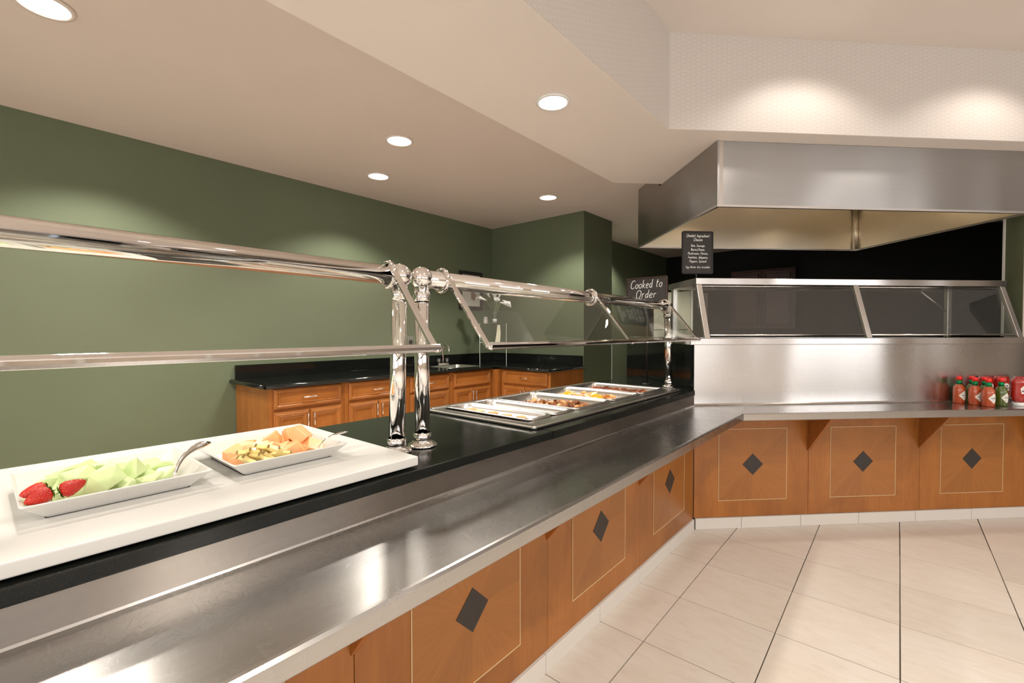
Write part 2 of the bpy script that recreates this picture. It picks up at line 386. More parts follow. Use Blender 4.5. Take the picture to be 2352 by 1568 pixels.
# stroke lettering (chalk handwriting)
G = {
'C': (.66, [[(.62,.84),(.48,.99),(.25,.93),(.06,.6),(.05,.25),(.22,.02),(.45,.02),(.6,.16)]]),
'o': (.46, [[(.25,.52),(.08,.42),(.04,.2),(.14,.02),(.3,.02),(.41,.2),(.4,.42),(.25,.52)]]),
'k': (.46, [[(.08,1),(.05,0)], [(.38,.52),(.08,.24)], [(.14,.28),(.4,0)]]),
'e': (.44, [[(.06,.26),(.34,.34),(.34,.5),(.18,.54),(.05,.35),(.07,.08),(.22,-.01),(.38,.1)]]),
'd': (.48, [[(.38,.42),(.24,.52),(.08,.4),(.05,.15),(.16,0),(.3,.08),(.38,.3)], [(.42,1),(.38,.4),(.42,0)]]),
't': (.40, [[(.2,.9),(.15,.3),(.18,.04),(.3,.02)], [(.02,.6),(.36,.64)]]),
'O': (.72, [[(.36,1),(.14,.86),(.04,.5),(.12,.1),(.34,0),(.56,.14),(.66,.5),(.6,.84),(.36,1)]]),
'r': (.36, [[(.06,.54),(.06,0)], [(.06,.3),(.16,.5),(.32,.5)]]),
'm': (.66, [[(.05,.52),(.05,0)], [(.05,.3),(.18,.52),(.28,.4),(.28,0)], [(.28,.3),(.44,.52),(.55,.4),(.56,0)]]),
'n': (.44, [[(.05,.52),(.05,0)], [(.05,.3),(.2,.53),(.33,.42),(.35,0)]]),
'l': (.20, [[(.1,1),(.07,.1),(.16,.0)]]),
'I': (.22, [[(.1,1),(.08,0)]]),
'i': (.20, [[(.1,.52),(.08,0)], [(.11,.74),(.12,.78)]]),
'g': (.46, [[(.36,.44),(.2,.53),(.06,.36),(.1,.08),(.24,.06),(.36,.3)], [(.38,.52),(.36,-.15),(.2,-.34),(.04,-.22)]]),
'h': (.44, [[(.07,1),(.05,0)], [(.06,.3),(.2,.53),(.33,.42),(.35,0)]]),
'c': (.40, [[(.34,.46),(.2,.54),(.06,.34),(.08,.08),(.22,0),(.34,.08)]]),
's': (.36, [[(.3,.48),(.16,.54),(.07,.42),(.26,.2),(.22,.03),(.04,.04)]]),
'H': (.60, [[(.1,1),(.06,0)], [(.5,1),(.47,0)], [(.08,.52),(.49,.55)]]),
'a': (.46, [[(.34,.44),(.2,.53),(.06,.36),(.08,.06),(.22,.02),(.34,.28)], [(.36,.52),(.35,.1),(.44,.0)]]),
'S': (.52, [[(.46,.88),(.28,1),(.08,.82),(.2,.56),(.4,.36),(.36,.08),(.14,0),(.02,.14)]]),
'u': (.44, [[(.05,.52),(.06,.1),(.2,0),(.34,.2)], [(.36,.52),(.36,.02)]]),
'B': (.54, [[(.08,1),(.06,0)], [(.08,1),(.4,.94),(.36,.62),(.08,.54)], [(.08,.54),(.46,.42),(.42,.08),(.06,0)]]),
'M': (.76, [[(.05,0),(.12,1)], [(.12,1),(.36,.3)], [(.36,.3),(.6,1)], [(.6,1),(.68,0)]]),
'T': (.56, [[(.02,.96),(.54,1)], [(.29,.98),(.26,0)]]),
'J': (.44, [[(.34,1),(.33,.2),(.2,0),(.04,.14)]]),
'p': (.46, [[(.08,.5),(.03,-.34)], [(.07,.3),(.2,.53),(.38,.42),(.34,.1),(.08,.06)]]),
'P': (.52, [[(.08,1),(.06,0)], [(.06,.96),(.34,1),(.46,.76),(.3,.5),(.08,.48)]]),
'y': (.44, [[(.05,.52),(.08,.14),(.22,.08),(.35,.3)], [(.38,.52),(.32,-.16),(.16,-.34),(.02,-.24)]]),
'E': (.50, [[(.44,1),(.1,.98),(.06,0),(.42,.02)], [(.08,.5),(.36,.52)]]),
'W': (.84, [[(.04,1),(.2,0)], [(.2,0),(.4,.8)], [(.4,.8),(.58,0)], [(.58,0),(.78,1)]]),
'A': (.62, [[(.04,0),(.3,1)], [(.3,1),(.54,0)], [(.12,.36),(.48,.36)]]),
'v': (.40, [[(.04,.52),(.18,0)], [(.18,0),(.34,.54)]]),
'b': (.46, [[(.08,1),(.06,.04)], [(.06,.3),(.2,.53),(.38,.4),(.34,.06),(.08,.04)]]),
'N': (.60, [[(.06,0),(.08,1)], [(.08,1),(.46,0)], [(.46,0),(.5,1)]]),
'Z': (.52, [[(.04,1),(.46,1)], [(.46,1),(.04,0)], [(.04,0),(.48,0)]]),
',': (.18, [[(.09,.06),(.04,-.12)]]), ' ': (.32, []), '.': (.15, [[(.06,0),(.08,.02)]]),
}
SHARP = set('MWAkHTZNIEv')
def smooth_line(p):
    if len(p) < 3: return p
    out = []
    for i in range(len(p)-1):
        a, b, c, d = (Vector(p[max(0, i-1)]), Vector(p[i]), Vector(p[i+1]), Vector(p[min(len(p)-1, i+2)]))
        for k in range(3):
            t = k/3
            out.append(tuple(.5*((2*b)+(c-a)*t+(2*a-5*b+4*c-d)*t*t+(3*b-a-3*c+d)*t**3)))
    return out+[p[-1]]
def text_width(s, h, sp_=.10): return sum((G[c][0]+sp_)*h for c in s)-sp_*h
def lettering(s, h, cx, z, y, name, mat, parent, slant=.12, wid=None, w=.075, facing=-1, rnd=None):
    """upright lettering in the local XZ plane, centred on cx, baseline z, at depth y"""
    tw = text_width(s, h); k = (wid/tw) if wid else 1; x = cx-tw*k/2; mb = MB()
    for ch in s:
        gw, lines = G[ch]; dz = rnd.uniform(-.04, .04)*h if rnd else 0
        for l in lines:
            l2 = l if ch in SHARP and len(l) < 3 else smooth_line(l)
            mb.tube([(x+(a+slant*b)*h*k, y, z+dz+b*h) for a, b in l2], w*h*.5, 5)
        x += (gw+.10)*h*k
    return mb.build(name, mat, parent, fix=False)

# ================================================================== STRUCTURE
ZC, ZS, ZR = 2.567, 2.45, 3.005
fl = struct(MB().box(-4.1, 6.3, -5.1, 8.1, -.06, -.006).build('floor', 'grout'))
random.seed(3)
tx, ty = .403, .407
protos = []
for k in range(3):
    g = .0022
    protos.append(MB().box(g, tx-g, g, ty-g, -.006, 0.0).mesh('tile'))
    protos[-1].materials.append(MATS['tile'])
for i in range(-3, 9):
    for j in range(-2, 15):
        x, y = .02+i*tx, 1.354+(j-3)*ty
        # keep tiles in front of both counters
        if x+tx < -.98: continue
        cxm, cym = x+tx/2, y+ty/2
        if ((cxm-Q.x)-(cym-Q.y))*SQ < -.25: continue
        o = bpy.data.objects.new('tile', random.choice(protos)); COL.objects.link(o); o.parent = fl
        o.location = (x+random.uniform(-.0006, .0006), y, random.uniform(-.0006, 0))
# the rest of the floor, too far away or unseen to pick tiles apart
gm = MB()
for (a, b, c, d) in ((.02+9*tx, 6.3, -5.1, 8.1), (-4.1, .02+9*tx, -5.1, 1.354-5*ty), (-4.1, -1.22, 1.354-5*ty, 8.1), (-1.22, 3.6, 6.3, 8.1)):
    gm.box(a, b, c, d, -.006, -.001)
g = gm.build('far_tiles', 'tile', fl); g['kind'] = 'stuff'

struct(MB().box(-4.06, -3.91, -5.0, 4.4, 0, ZC+.1).build('wall_left', 'green_wall'))
struct(MB().prism([(-4.06, 4.228), (-2.575, 4.228), (-2.575, 4.85), (-3.11, 4.85), (-3.11, 8.0), (-4.06, 8.0)], 0, ZC+.1).build('wall_alcove', 'green_wall'))
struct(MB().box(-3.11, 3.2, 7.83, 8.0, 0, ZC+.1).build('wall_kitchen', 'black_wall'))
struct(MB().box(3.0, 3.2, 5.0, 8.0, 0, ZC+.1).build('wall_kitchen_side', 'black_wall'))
struct(MB().box(-4.1, 6.3, -5.15, -5.0, 0, ZR+.1).build('wall_behind', 'dining_wall'))
struct(MB().box(6.2, 6.35, -5.0, 8.0, 0, ZR+.1).build('wall_right', 'dining_wall'))
# wall closing the right end of the cook station
wr = [sp(2.435, .20), sp(2.435, .085), sp(7.4, .085), sp(7.4, .20)]
struct(MB().prism([(p.x, p.y) for p in wr], 0, ZR).build('wall_station_end', 'beige_wall'))
wr = [sp(2.431, .198), sp(2.431, .088), sp(2.4345, .088), sp(2.4345, .198)]
struct(MB().prism([(p.x, p.y) for p in wr], 1.24, ZR-.1).build('trim_1', 'green_shade'))
wr = [sp(2.424, .212), sp(2.424, .199), sp(2.44, .199), sp(2.44, .212)]
struct(MB().prism([(p.x, p.y) for p in wr], 1.24, ZR-.1).build('trim_2', 'seal'))
struct(MB().box(-2.577, -2.567, 4.843, 4.853, 0, 1.2).build('trim_3', 'glass_edge'))
# ceilings
# left ceiling only west of the soffit: L shaped sheet
def XY(v): return (v.x, v.y)
# outer soffit edge: x=-1.73 up to y 3.27 then D3; inner: x=-1.034 up to y 2.63 then D3
a_o = Vector((-1.732, -5.0, 0)); c_o = Vector((-1.732, 3.287, 0)); e_o = c_o+D3*8
a_i = Vector((-1.034, -5.0, 0)); c_i = Vector((-1.034, 2.630, 0)); e_i = c_i+D3*8
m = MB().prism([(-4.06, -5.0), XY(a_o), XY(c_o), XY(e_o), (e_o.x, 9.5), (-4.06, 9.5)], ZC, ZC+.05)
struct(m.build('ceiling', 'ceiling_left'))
m = MB().prism([XY(a_o), XY(a_i), XY(c_i), XY(e_i), XY(e_o), XY(c_o)], ZS, ZS+.13)
struct(m.build('ceiling_soffit', 'ceiling_paint'))
m = MB().prism([(-1.12, -5.0), (6.3, -5.0), (6.3, 9.5), (e_i.x-.1, e_i.y+.1), XY(c_i+D4*.12)], ZR, ZR+.05)
struct(m.build('ceiling_raised', 'ceiling_paint'))
# papered faces of the raised tray (local x runs along the face)
o = MB().box(-8, 0, 0, .03, .002, ZR-ZS).build('wall_tray_left', 'dash_wallpaper'); struct(o)
o.location = (c_i.x+.002, c_i.y, ZS); o.rotation_euler = (0, 0, R(90))
o = MB().box(0, 8, 0, .03, .002, ZR-ZS).build('wall_tray_far', 'dash_wallpaper'); struct(o)
o.location = (c_i.x+.0015, c_i.y-.0015, ZS); o.rotation_euler = (0, 0, RZ)
# dining-room windows behind and beside the camera (they show only in reflections)
def window(n, loc, rz):
    w = MB().box(-.72, .72, -.03, .03, -1.02, -.95).box(-.72, .72, -.03, .03, .95, 1.02).box(-.72, -.65, -.03, .03, -.95, .95)
    w.box(.65, .72, -.03, .03, -.95, .95).box(-.02, .02, -.03, .03, -.95, .95)
    o = struct(w.build('window_%d' % n, 'seal')); o.location = loc; o.rotation_euler = (0, 0, rz)
k = 1
for x in (-2.6, -.3, 2.0, 4.3): window(k, (x, -4.93, 1.75), 0); k += 1
for y in (-2.6, .2, 3.0): window(k, (6.13, y, 1.75), R(90)); k += 1

# ================================================================== RECESSED LIGHTS
def downlight(x, y, z, r, label, power, trim_r=None, trim=True):
    t = thing('recessed_light', label, 'ceiling light', (x, y, z), 0, 'recessed ceiling lights')
    tr = trim_r or r*1.22
    MB().lathe([(r, -.002), (tr, -.002), (tr, -.006), (r*1.02, -.010), (r, -.004)], 32, cap=False).build('trim_ring', 'white_plastic' if trim else 'ceiling_left', t)
    MB().lathe([(0.001, -.003), (r, -.003), (r, -.001), (0.001, -.001)], 32, cap=True).build('lens', 'lamp_lens', t)
    spot('downlight', (x, y, z-.02), power)
    return t
LP = 95
downlight(-2.591, .202, ZC, .078, 'round recessed ceiling light in the top left corner of the photo', LP, trim=False)
downlight(-2.586, 1.879, ZC, .078, 'recessed light in the lower ceiling, upper one of the close pair', LP, trim=False)
downlight(-3.300, 2.187, ZC, .078, 'recessed light nearest the long green wall', LP, trim=False)
downlight(-2.580, 3.582, ZC, .078, 'small far recessed light in front of the green wall corner', LP, trim=False)
downlight(-1.364, 1.936, ZS, .072, 'recessed light with a raised pale ring in the soffit band', LP*.8, .088)
# further lamps of the same rows outside the photograph
for x, y, z, k in ((-3.3, .5, ZC, 1), (-1.364, .25, ZS, .3), (-1.364, -1.5, ZS, .55), (-2.59, -1.5, ZC, 1), (-2.72, 5.5, ZC, 1)):
    spot('downlight', (x, y, z-.02), LP*k)
for t_, d_ in ((.55, -.62), (1.72, -.62)):
    p = sp(t_, d_, ZR-.02); spot('downlight', p, 24, ang=130)
for p in ((.6, .8), (2.4, 1.2), (.6, -1.2), (2.6, -1.2), (3.4, 3.2)):  # unseen lamps added over the dining floor so its bounce brightens the ceilings
    spot('downlight', (p[0], p[1], ZR-.02), 110, ang=140)
for t_ in (.7, 1.7):
    p = sp(t_, .65, 2.5); spot('hood_lamp', p, 110, (1, .78, .5), 150, .5, .08)

# ================================================================== SERVING COUNTER (long, along Y)
ZT, ZB = .80, .90
ctr = thing('serving_counter', 'long buffet counter clad in orange wood panels with dark diamond inlays', 'counter', (-.998, 0, 0), R(90))
# local frame of the counter: x = world y, y = -(world x + .998)   (front face at y=0, y negative towards the aisle)
def inlay(parent, cx, cz, y, s=.467, inset=0):
    h = s/2
    o = MB().box(-h, h, -.0012, 0, -h, h).build('inlay_square', 'wood_inlay', parent); o.location = (cx, y, cz)
    m = MB()
    for a, b, c, d in ((-h, h, h-.003, h), (-h, h, -h, -h+.003), (-h, -h+.003, -h+.003, h-.003), (h-.003, h, -h+.003, h-.003)):
        m.box(a, b, -.0024, -.0010, c, d)
    o = m.build('inlay_line', 'inlay_light', parent); o.location = (cx, y, cz); lab(o, 'thin pale inlay line around the square')
    q = .070
    o = MB().slab([(-q, -.0012, 0), (0, -.0012, -q), (q, -.0012, 0), (0, -.0012, q)], (0, -.0014, 0)).build('diamond', 'wood_dark_diamond', parent)
    o.location = (cx, y, cz); lab(o, 'dark brown diamond inlay')
# world y edges of the panels -> local x is world y
for a, b, c in ((-1.817, -1.017, None), (-1.015, -.217, None), (-.215, .583, .185), (.585, 1.384, .985), (1.386, 2.184, 1.785), (2.186, 2.978, 2.583)):
    p = MB().box(a, b, 0, .018, .072, .762).build('wood_panel', 'wood_panel', ctr, .001, 1)
    inlay(p, c if c else (a+b)/2, .412, 0)
def bracket(parent, x, rot=0):
    o = MB().slab([(0, 0, 0), (0, -.21, .262), (0, -.21, .268), (0, 0, .268)], (.02, 0, 0)).build('bracket', 'wood_bracket', parent, .001, 1)
    o.location = (x-.01, 0, .49); return o
for x in (-1.016, -.216, .584, 1.385, 2.185): bracket(ctr, x)
for k in range(-4, 8):
    a = 1.360+(k-0)*.4035-.0; b = a+.401
    b = min(b, 2.985)
    if a > 2.9: continue
    MB().box(a, b, -.011, .004, 0, .0705).build('baseboard_tile', 'base_tile', ctr, .0008, 1)
MB().box(-1.817, 2.98, .74, .757, .02, .868).build('back_panel', 'cab_wood', ctr)
MB().box(-1.817, 2.96, .02, .038, .02, .76).build('carcass_panel', 'cab_wood', ctr)
# granite top: two slabs meeting at y=1.399, second one cut out for the food wells
gt = thing('granite_countertop', 'speckled black granite top of the buffet counter, two slabs with a joint', 'countertop', (-.998, 0, .87))
m = MB().box(-.735, .012, -1.8, 1.398, 0, .03)
m.build('slab', 'granite', gt, .003)
m = MB()
x0, x1, y0, y1 = -.735, .012, 1.400, 3.0
hx0, hx1, hy0, hy1 = -.66, -.115, 1.43, 2.84
m.box(x0, x1, y0, hy0, 0, .03).box(x0, hx0, hy0, hy1, 0, .03).box(hx1, x1, hy0, hy1, 0, .03)
e1 = Q+D4*0; 
m.prism([(x0, hy1), (x1, hy1), (x1, 2.985-.022), (x0, 2.985+.714)], 0, .03)
m.build('slab', 'granite', gt)
# stainless backsplash and tray slide
ts = thing('tray_slide', 'wide brushed stainless steel tray slide bending along both counters', 'tray slide', (0, 0, 0))
tipf = Vector((-.675, 2.849, 0))
tipf = Vector((-.675, Q.y-.323*math.tan(R(22.5)), 0))
r_c = Vector((-.998, 2.983, 0))
# D1 top plate with rounded front edge; profile swept
def prof_sweep(prof, A, B, da, db):   # prof: (outward, z); A,B ends at outward 0; da,db outward directions incl. mitre scale
    return [[tuple(A+da*u+Vector((0, 0, z))) for u, z in prof], [tuple(B+db*u+Vector((0, 0, z))) for u, z in prof]]
w1 = .323
prof = [(0, ZT+.012), (.004, ZT+.004), (.012, ZT), (w1-.012, ZT), (w1-.010, ZT+.003), (w1-.004, ZT+.002), (w1, ZT-.004), (w1, ZT-.036), (w1-.004, ZT-.040), (w1-.03, ZT-.040), (w1-.03, ZT-.035), (.0, ZT-.035)]
mit = Vector((1, -math.tan(R(22.5)), 0))
L = prof_sweep(prof, Vector((-.998, -1.8, 0)), Vector(r_c), Vector((1, 0, 0)), mit)
L[1] = [tuple(Vector(p)) for p in L[1]]
MB().loft(L, True, True).build('tray_shelf', 'steel_tray', ts)
L = prof_sweep(prof, Vector(r_c)+D3*.0012, Vector(r_c)+D3*3.4, mit, Vector((SQ, -SQ, 0)))
o = MB().loft(L, True, True); 
o.build('tray_shelf', 'steel_shelf', ts)
MB().box(-.999, -.9962, -1.8, 2.98, ZT, .872).build('backsplash', 'steel_back', ts)

# ================================================================== COOK STATION (along D3)
st = thing('cook_station', 'stainless steel cook station counter with wood panel front', 'counter', tuple(Q), RZ)
edges = [(.004, .783, .399), (.785, 1.577, 1.168), (1.579, 2.371, 1.96), (2.373, 3.165, 2.76)]
for a, b, c in edges:
    p = MB().box(a, b, 0, .018, .072, .762).build('wood_panel', 'wood_panel', st, .001, 1)
    inlay(p, c, .412, 0)
for x in (.784, 1.578, 2.372): bracket(st, x)
jt = [.011, .321, .728, 1.136, 1.543, 1.955, 2.36, 2.765, 3.17]
for a, b in zip(jt[:-1], jt[1:]):
    MB().box(a, b-.0025, -.011, .004, 0, .0705).build('baseboard_tile', 'base_tile', st, .0008, 1)
MB().box(.0, 3.2, .0, .02, ZT-.03, 1.20).build('front_panel', 'steel_vert', st)
o = MB().box(-.002, .012, .004, 1.29, .07, 1.20).build('side_panel', 'granite_gloss', st); lab(o, 'polished black granite side panel')
MB().box(-.035, 2.43, -.022, .10, 1.19, 1.232).box(2.43, 3.2, -.022, .08, 1.19, 1.232).build('ledge', 'steel_vert', st, .003)
m = MB().box(-.03, .10, .1001, 1.29, 1.195, 1.2315).box(.10, 2.43, .5, 1.2, 1.195, 1.2315).box(.10, 2.43, .1001, .5, 1.12, 1.13)
m.build('worktop', 'steel_pan', st)
MB().box(.03, 2.43, 1.18, 1.2, .07, 1.19).build('back_panel', 'steel_edge', st)

# ================================================================== STATION SNEEZE GUARD
sg = thing('station_food_shield', 'boxy steel-framed glass food shield standing on the cook station', 'sneeze guard', tuple(sp(0, 0, 1.232)), RZ)
zc0 = .355
for t in (.080, 1.190, 2.289):
    tt = t if t < 2 else t
    top = (tt+.0, .097+.01, zc0); bot = (tt, -.006, 0)
    MB().add([(tt-.018, -.018, 0), (tt+.018, -.018, 0), (tt+.018, .006, 0), (tt-.018, .006, 0),
              (tt-.018, .098, zc0), (tt+.018, .098, zc0), (tt+.018, .122, zc0), (tt-.018, .122, zc0)],
             [(0,3,2,1),(4,5,6,7),(0,1,5,4),(1,2,6,5),(2,3,7,6),(3,0,4,7)]).build('front_post', 'steel_edge', sg, .002, 1)
o = MB().box(.055, 2.315, .093, .525, zc0, zc0+.042).build('cap', 'steel_vert', sg, .003)
for t in (.075, 2.285):
    MB().box(t-.016, t+.016, .45, .482, 0, zc0).build('rear_post', 'steel_edge', sg, .002, 1)
def gp(t, u, v):  # on the sloping front: u 0 bottom .. 1 top
    return (t, .002+(.112)*u, zc0*u)
for a, b in ((.100, 1.170), (1.210, 2.270)):
    MB().slab([gp(a, .06, 0), gp(b, .06, 0), gp(b, .985, 0), gp(a, .985, 0)], (0, .006, 0)).build('glass_pane', 'glass_station', sg)
    MB().tube([(a, -.002+.112*.055, zc0*.055), (b, -.002+.112*.055, zc0*.055)], .006, 6).build('glass_rail', 'steel_nickel', sg)
    MB().tube([(a, -.004+.112*.97, zc0*.97), (b, -.004+.112*.97, zc0*.97)], .004, 6).build('glass_rail', 'steel_nickel', sg)
for t in (.078, 2.283):
    MB().slab([(t, .015, .02), (t, .448, .02), (t, .448, zc0), (t, .12, zc0)], (.005, 0, 0)).build('end_pane', 'glass', sg)
MB().tube([(2.05, .46, zc0-.005), (2.27, .46, zc0-.16)], .006, 6).build('brace', 'steel_nickel', sg)

# ================================================================== HOOD
hd = thing('exhaust_hood', 'large box-shaped stainless steel exhaust hood over the cook station', 'hood', tuple(sp(.1, -.091, 2.05)), RZ)
HW, HD_, HH = 2.11, 1.349, ZC-2.05+.0
m = MB().box(0, HW, 0, .02, .0, ZS-2.05-.001); m.build('front_panel', 'steel_hood', hd, .002)
MB().slab([(-.012, -.012, 0), (-.012, HD_, 0), (-.012, HD_, HH-.001), (-.012, .88, HH-.001), (-.012, .88, ZS-2.051), (-.012, -.012, ZS-2.051)], (.012, 0, 0)).build('side_panel', 'steel_hood', hd)
MB().box(-.004, .03, -.004, 0, .0, ZS-2.05-.001).build('corner_strip', 'steel_edge', hd, .001)
MB().box(HW, HW+.012, 0, HD_, .0, ZS-2.05-.001).build('side_panel', 'steel_hood', hd, .002)
MB().box(.021, HW-.001, HD_-.02, HD_, .0, ZS-2.05-.001).build('inner_back', 'steel_hood_in', hd)
MB().box(.001, .02, .021, HD_-.001, .0, ZS-2.05-.001).build('inner_side', 'steel_hood_in', hd)
MB().box(HW-.02, HW-.001, .021, HD_-.021, .0, ZS-2.05-.001).build('inner_side', 'steel_hood_in', hd)
MB().box(.021, HW-.021, .021, .03, .0, ZS-2.05-.001).build('inner_front', 'steel_hood_in', hd)
MB().box(.02, HW-.02, .02, HD_-.02, .39, .395).build('inner_top', 'steel_hood_in', hd)
MB().tube([(HW-.035, HD_-.035, .002), (HW-.035, HD_-.035, .388)], .022, 12).build('corner_seam', 'steel_hood_in', hd)
m = MB()
for a, b, c, d in ((-.014, HW+.014, -.016, -.001), (-.014, -.001, -.001, HD_+.012), (HW+.001, HW+.014, -.001, HD_+.012), (-.001, HW+.001, HD_, HD_+.012)):
    m.box(a, b, c, d, -.008, .006)
m.build('bottom_rim', 'steel_edge', hd)

# ================================================================== POST-MOUNTED SNEEZE GUARDS
XR, ZRL = -1.185, 1.446
XL, ZL = -.962, 1.228
def post(parent, y, lean=0, h=.50, nm='post'):
    x = XR
    MB().tube([(x, y, .905), (x, y+lean, ZRL-.02)], .0245, 28).build('post', 'chrome', parent)
    MB().lathe([(.026, .03), (.029, .028), (.029, .002), (.026, .0)], 28, (x, y+lean*.03, .915), False).build('collar', 'chrome', parent)
    MB().lathe([(.001, .0), (.046, .0), (.0485, .004), (.045, .008), (.034, .016), (.030, .018), (.001, .018)], 32, (x, y, .9003)).build('foot_flange', 'chrome', parent)
    MB().lathe([(.0255, 0), (.028, .002), (.028, .03), (.0255, .032)], 28, (x, y+lean, ZRL-.075), False).build('collar', 'chrome', parent)
def guard(label, ya, yb, struts, posts, glasses):
    g = thing('food_shield', label, 'sneeze guard', (0, 0, 0), 0)
    MB().tube([(XR, ya, ZRL), (XR, yb, ZRL)], .0285, 32).build('top_rail', 'chrome', g)
    for y in struts:
        m = MB()
        ring = [(XR+.036*math.cos(a), y, ZRL+.036*math.sin(a)) for a in [2*math.pi*k/24 for k in range(25)]]
        m.tube(ring, .0075, 8, False).build('ring_clamp', 'chrome', g)
        A = Vector((XR+.022, y, ZRL+.030)); B = Vector((XL, y, ZL))
        d = (B-A).normalized(); nrm = Vector((-d.z, 0, d.x))*-1
        m = MB(); hw = .011; th = .010
        for k in (0,):
            P = [A-Vector((0, hw, 0)), A+Vector((0, hw, 0)), B+Vector((0, hw, 0)), B-Vector((0, hw, 0))]
            m.slab(P, nrm*th)
        m.build('strut', 'chrome', g, .002, 2)
        MB().sphere((XL+.004, y, ZL-.006), .008, 10, 8).build('screw_cap', 'chrome', g)
    # lower rail: flat polished bar with a rounded nose
    y0_, y1_ = struts[0], struts[-1]
    if ya < y0_-.5: y0_ = ya
    m = MB(); pr = [(-.010, -.009), (.006, -.011), (.011, -.004), (.011, .004), (.004, .011), (-.010, .010)]
    L = [[(XL+a, y, ZL+b) for a, b in pr] for y in (y0_, y1_+.012)]
    m.loft(L).build('lower_rail', 'chrome', g, .0015, 2)
    A = Vector((XR+.030, 0, ZRL-.008)); B = Vector((XL-.008, 0, ZL+.004)); n_ = (B-A).normalized(); nn = Vector((-n_.z, 0, n_.x))*.006
    for a, b in glasses:
        P = [A+Vector((0, a, 0)), A+Vector((0, b, 0)), B+Vector((0, b, 0)), B+Vector((0, a, 0))]
        MB().slab(P, nn).build('glass_pane', 'glass', g)
    for y, lean, ball in posts:
        post(g, y, lean)
        if ball: MB().sphere((XR, y+lean, ZRL), .0375, 28, 18).build('ball_joint', 'chrome', g)
        else:
            MB().lathe([(.026, -.045), (.031, -.040), (.031, -.005), (.028, .02)], 28, (XR, y+lean, ZRL), False).build('tee_joint', 'chrome', g)
    return g
guard('chrome-railed glass sneeze guard over the cutting board, left of the twin posts', -1.7, .835, [.815], [(.843, .016, True), (-1.6, 0, True)], [(-1.7, .803)])
guard('chrome-railed glass sneeze guard over the hot food pans, right of the twin posts', .945, 3.005, [1.028, 2.007, 2.952], [(.944, 0, True), (3.045, -.03, False)], [(1.040, 1.996), (2.018, 2.942)])

# ================================================================== HOT FOOD WELLS AND PANS
fr = thing('food_well_frame', 'raised stainless steel frame of the drop-in hot food well in the granite', 'food well', (-1.375, 2.125, .9))
def ring_plate(mb, o, i, z0, z1):
    (ox0, ox1, oy0, oy1), (ix0, ix1, iy0, iy1) = o, i
    mb.box(ox0, ox1, oy0, iy0, z0, z1).box(ox0, ox1, iy1, oy1, z0, z1).box(ox0, ix0, iy0, iy1, z0, z1).box(ix1, ox1, iy0, iy1, z0, z1)
X0, X1, Y0, Y1 = -.325, .325, -.755, .765
loops = [[(X0-.0,Y0,.0001),(X1,Y0,.0001),(X1,Y1,.0001),(X0,Y1,.0001)]]
def rl(x0, x1, y0, y1, z): return rr(x0, x1, y0, y1, z, .012, 3)
L = [rl(X0, X1, Y0, Y1, .0002), rl(X0-.004, X1+.004, Y0-.004, Y1+.004, .004), rl(X0-.004, X1+.004, Y0-.004, Y1+.004, .009), rl(X0+.001, X1-.001, Y0+.001, Y1-.001, .0135),
     rl(X0+.020, X1-.020, Y0+.020, Y1-.020, .0135), rl(X0+.024, X1-.024, Y0+.024, Y1-.024, .0105), rl(X0+.062, X1-.080, Y0+.058, Y1-.052, .0105), rl(X0+.064, X1-.082, Y0+.060, Y1-.054, -.002)]
MB().loft(L, False, False).build('frame', 'steel_pan', fr)
for yy in (-.328, .017, .367):
    MB().box(X0+.05, X1-.07, yy-.006, yy+.006, .0, .011).build('crossbar', 'steel_pan', fr)
def pan(y0, y1, depth, label, cat='pan'):
    x0, x1 = -1.652, -1.128; cx, cy = (x0+x1)/2, (y0+y1)/2
    p = thing('food_pan', label, 'pan', (cx, cy, .912), 0, 'steel pans in the hot food well')
    a, b, c, d = x0-cx, x1-cx, y0-cy, y1-cy; r = .028
    def l(i, z, r_): return rr(a+i, b-i, c+i, d-i, z, r_, 5)
    L = [l(.002, -.001, r), l(0, .002, r), l(.0, .005, r), l(.004, .0075, r), l(.012, .0075, r), l(.016, .004, r), l(.019, -.004, r+.006), l(.026, -depth+.015, r+.006), l(.040, -depth, r), l(.041, -depth-.001, r), l(.025, -depth+.014, r+.006), l(.0175, -.004, r+.004), l(.014, .002, r)]
    MB().loft(L[:9], False, True, True).build('pan_body', 'steel_pan', p)
    return p, (cx, cy, .912-depth)
p1, c1 = pan(1.444, 1.606, .024, 'nearest narrow steel pan holding a few orange patties')
p2, c2 = pan(1.610, 1.776, .042, 'empty narrow steel pan, second from the twin posts')
p3, c3 = pan(1.792, 2.130, .062, 'wide steel pan heaped with browned potato chunks')
p4, c4 = pan(2.146, 2.482, .062, 'wide steel pan of pale orange slices with two upright orange garnishes')
p5, c5 = pan(2.496, 2.826, .060, 'farthest wide steel pan holding brown sausage links')
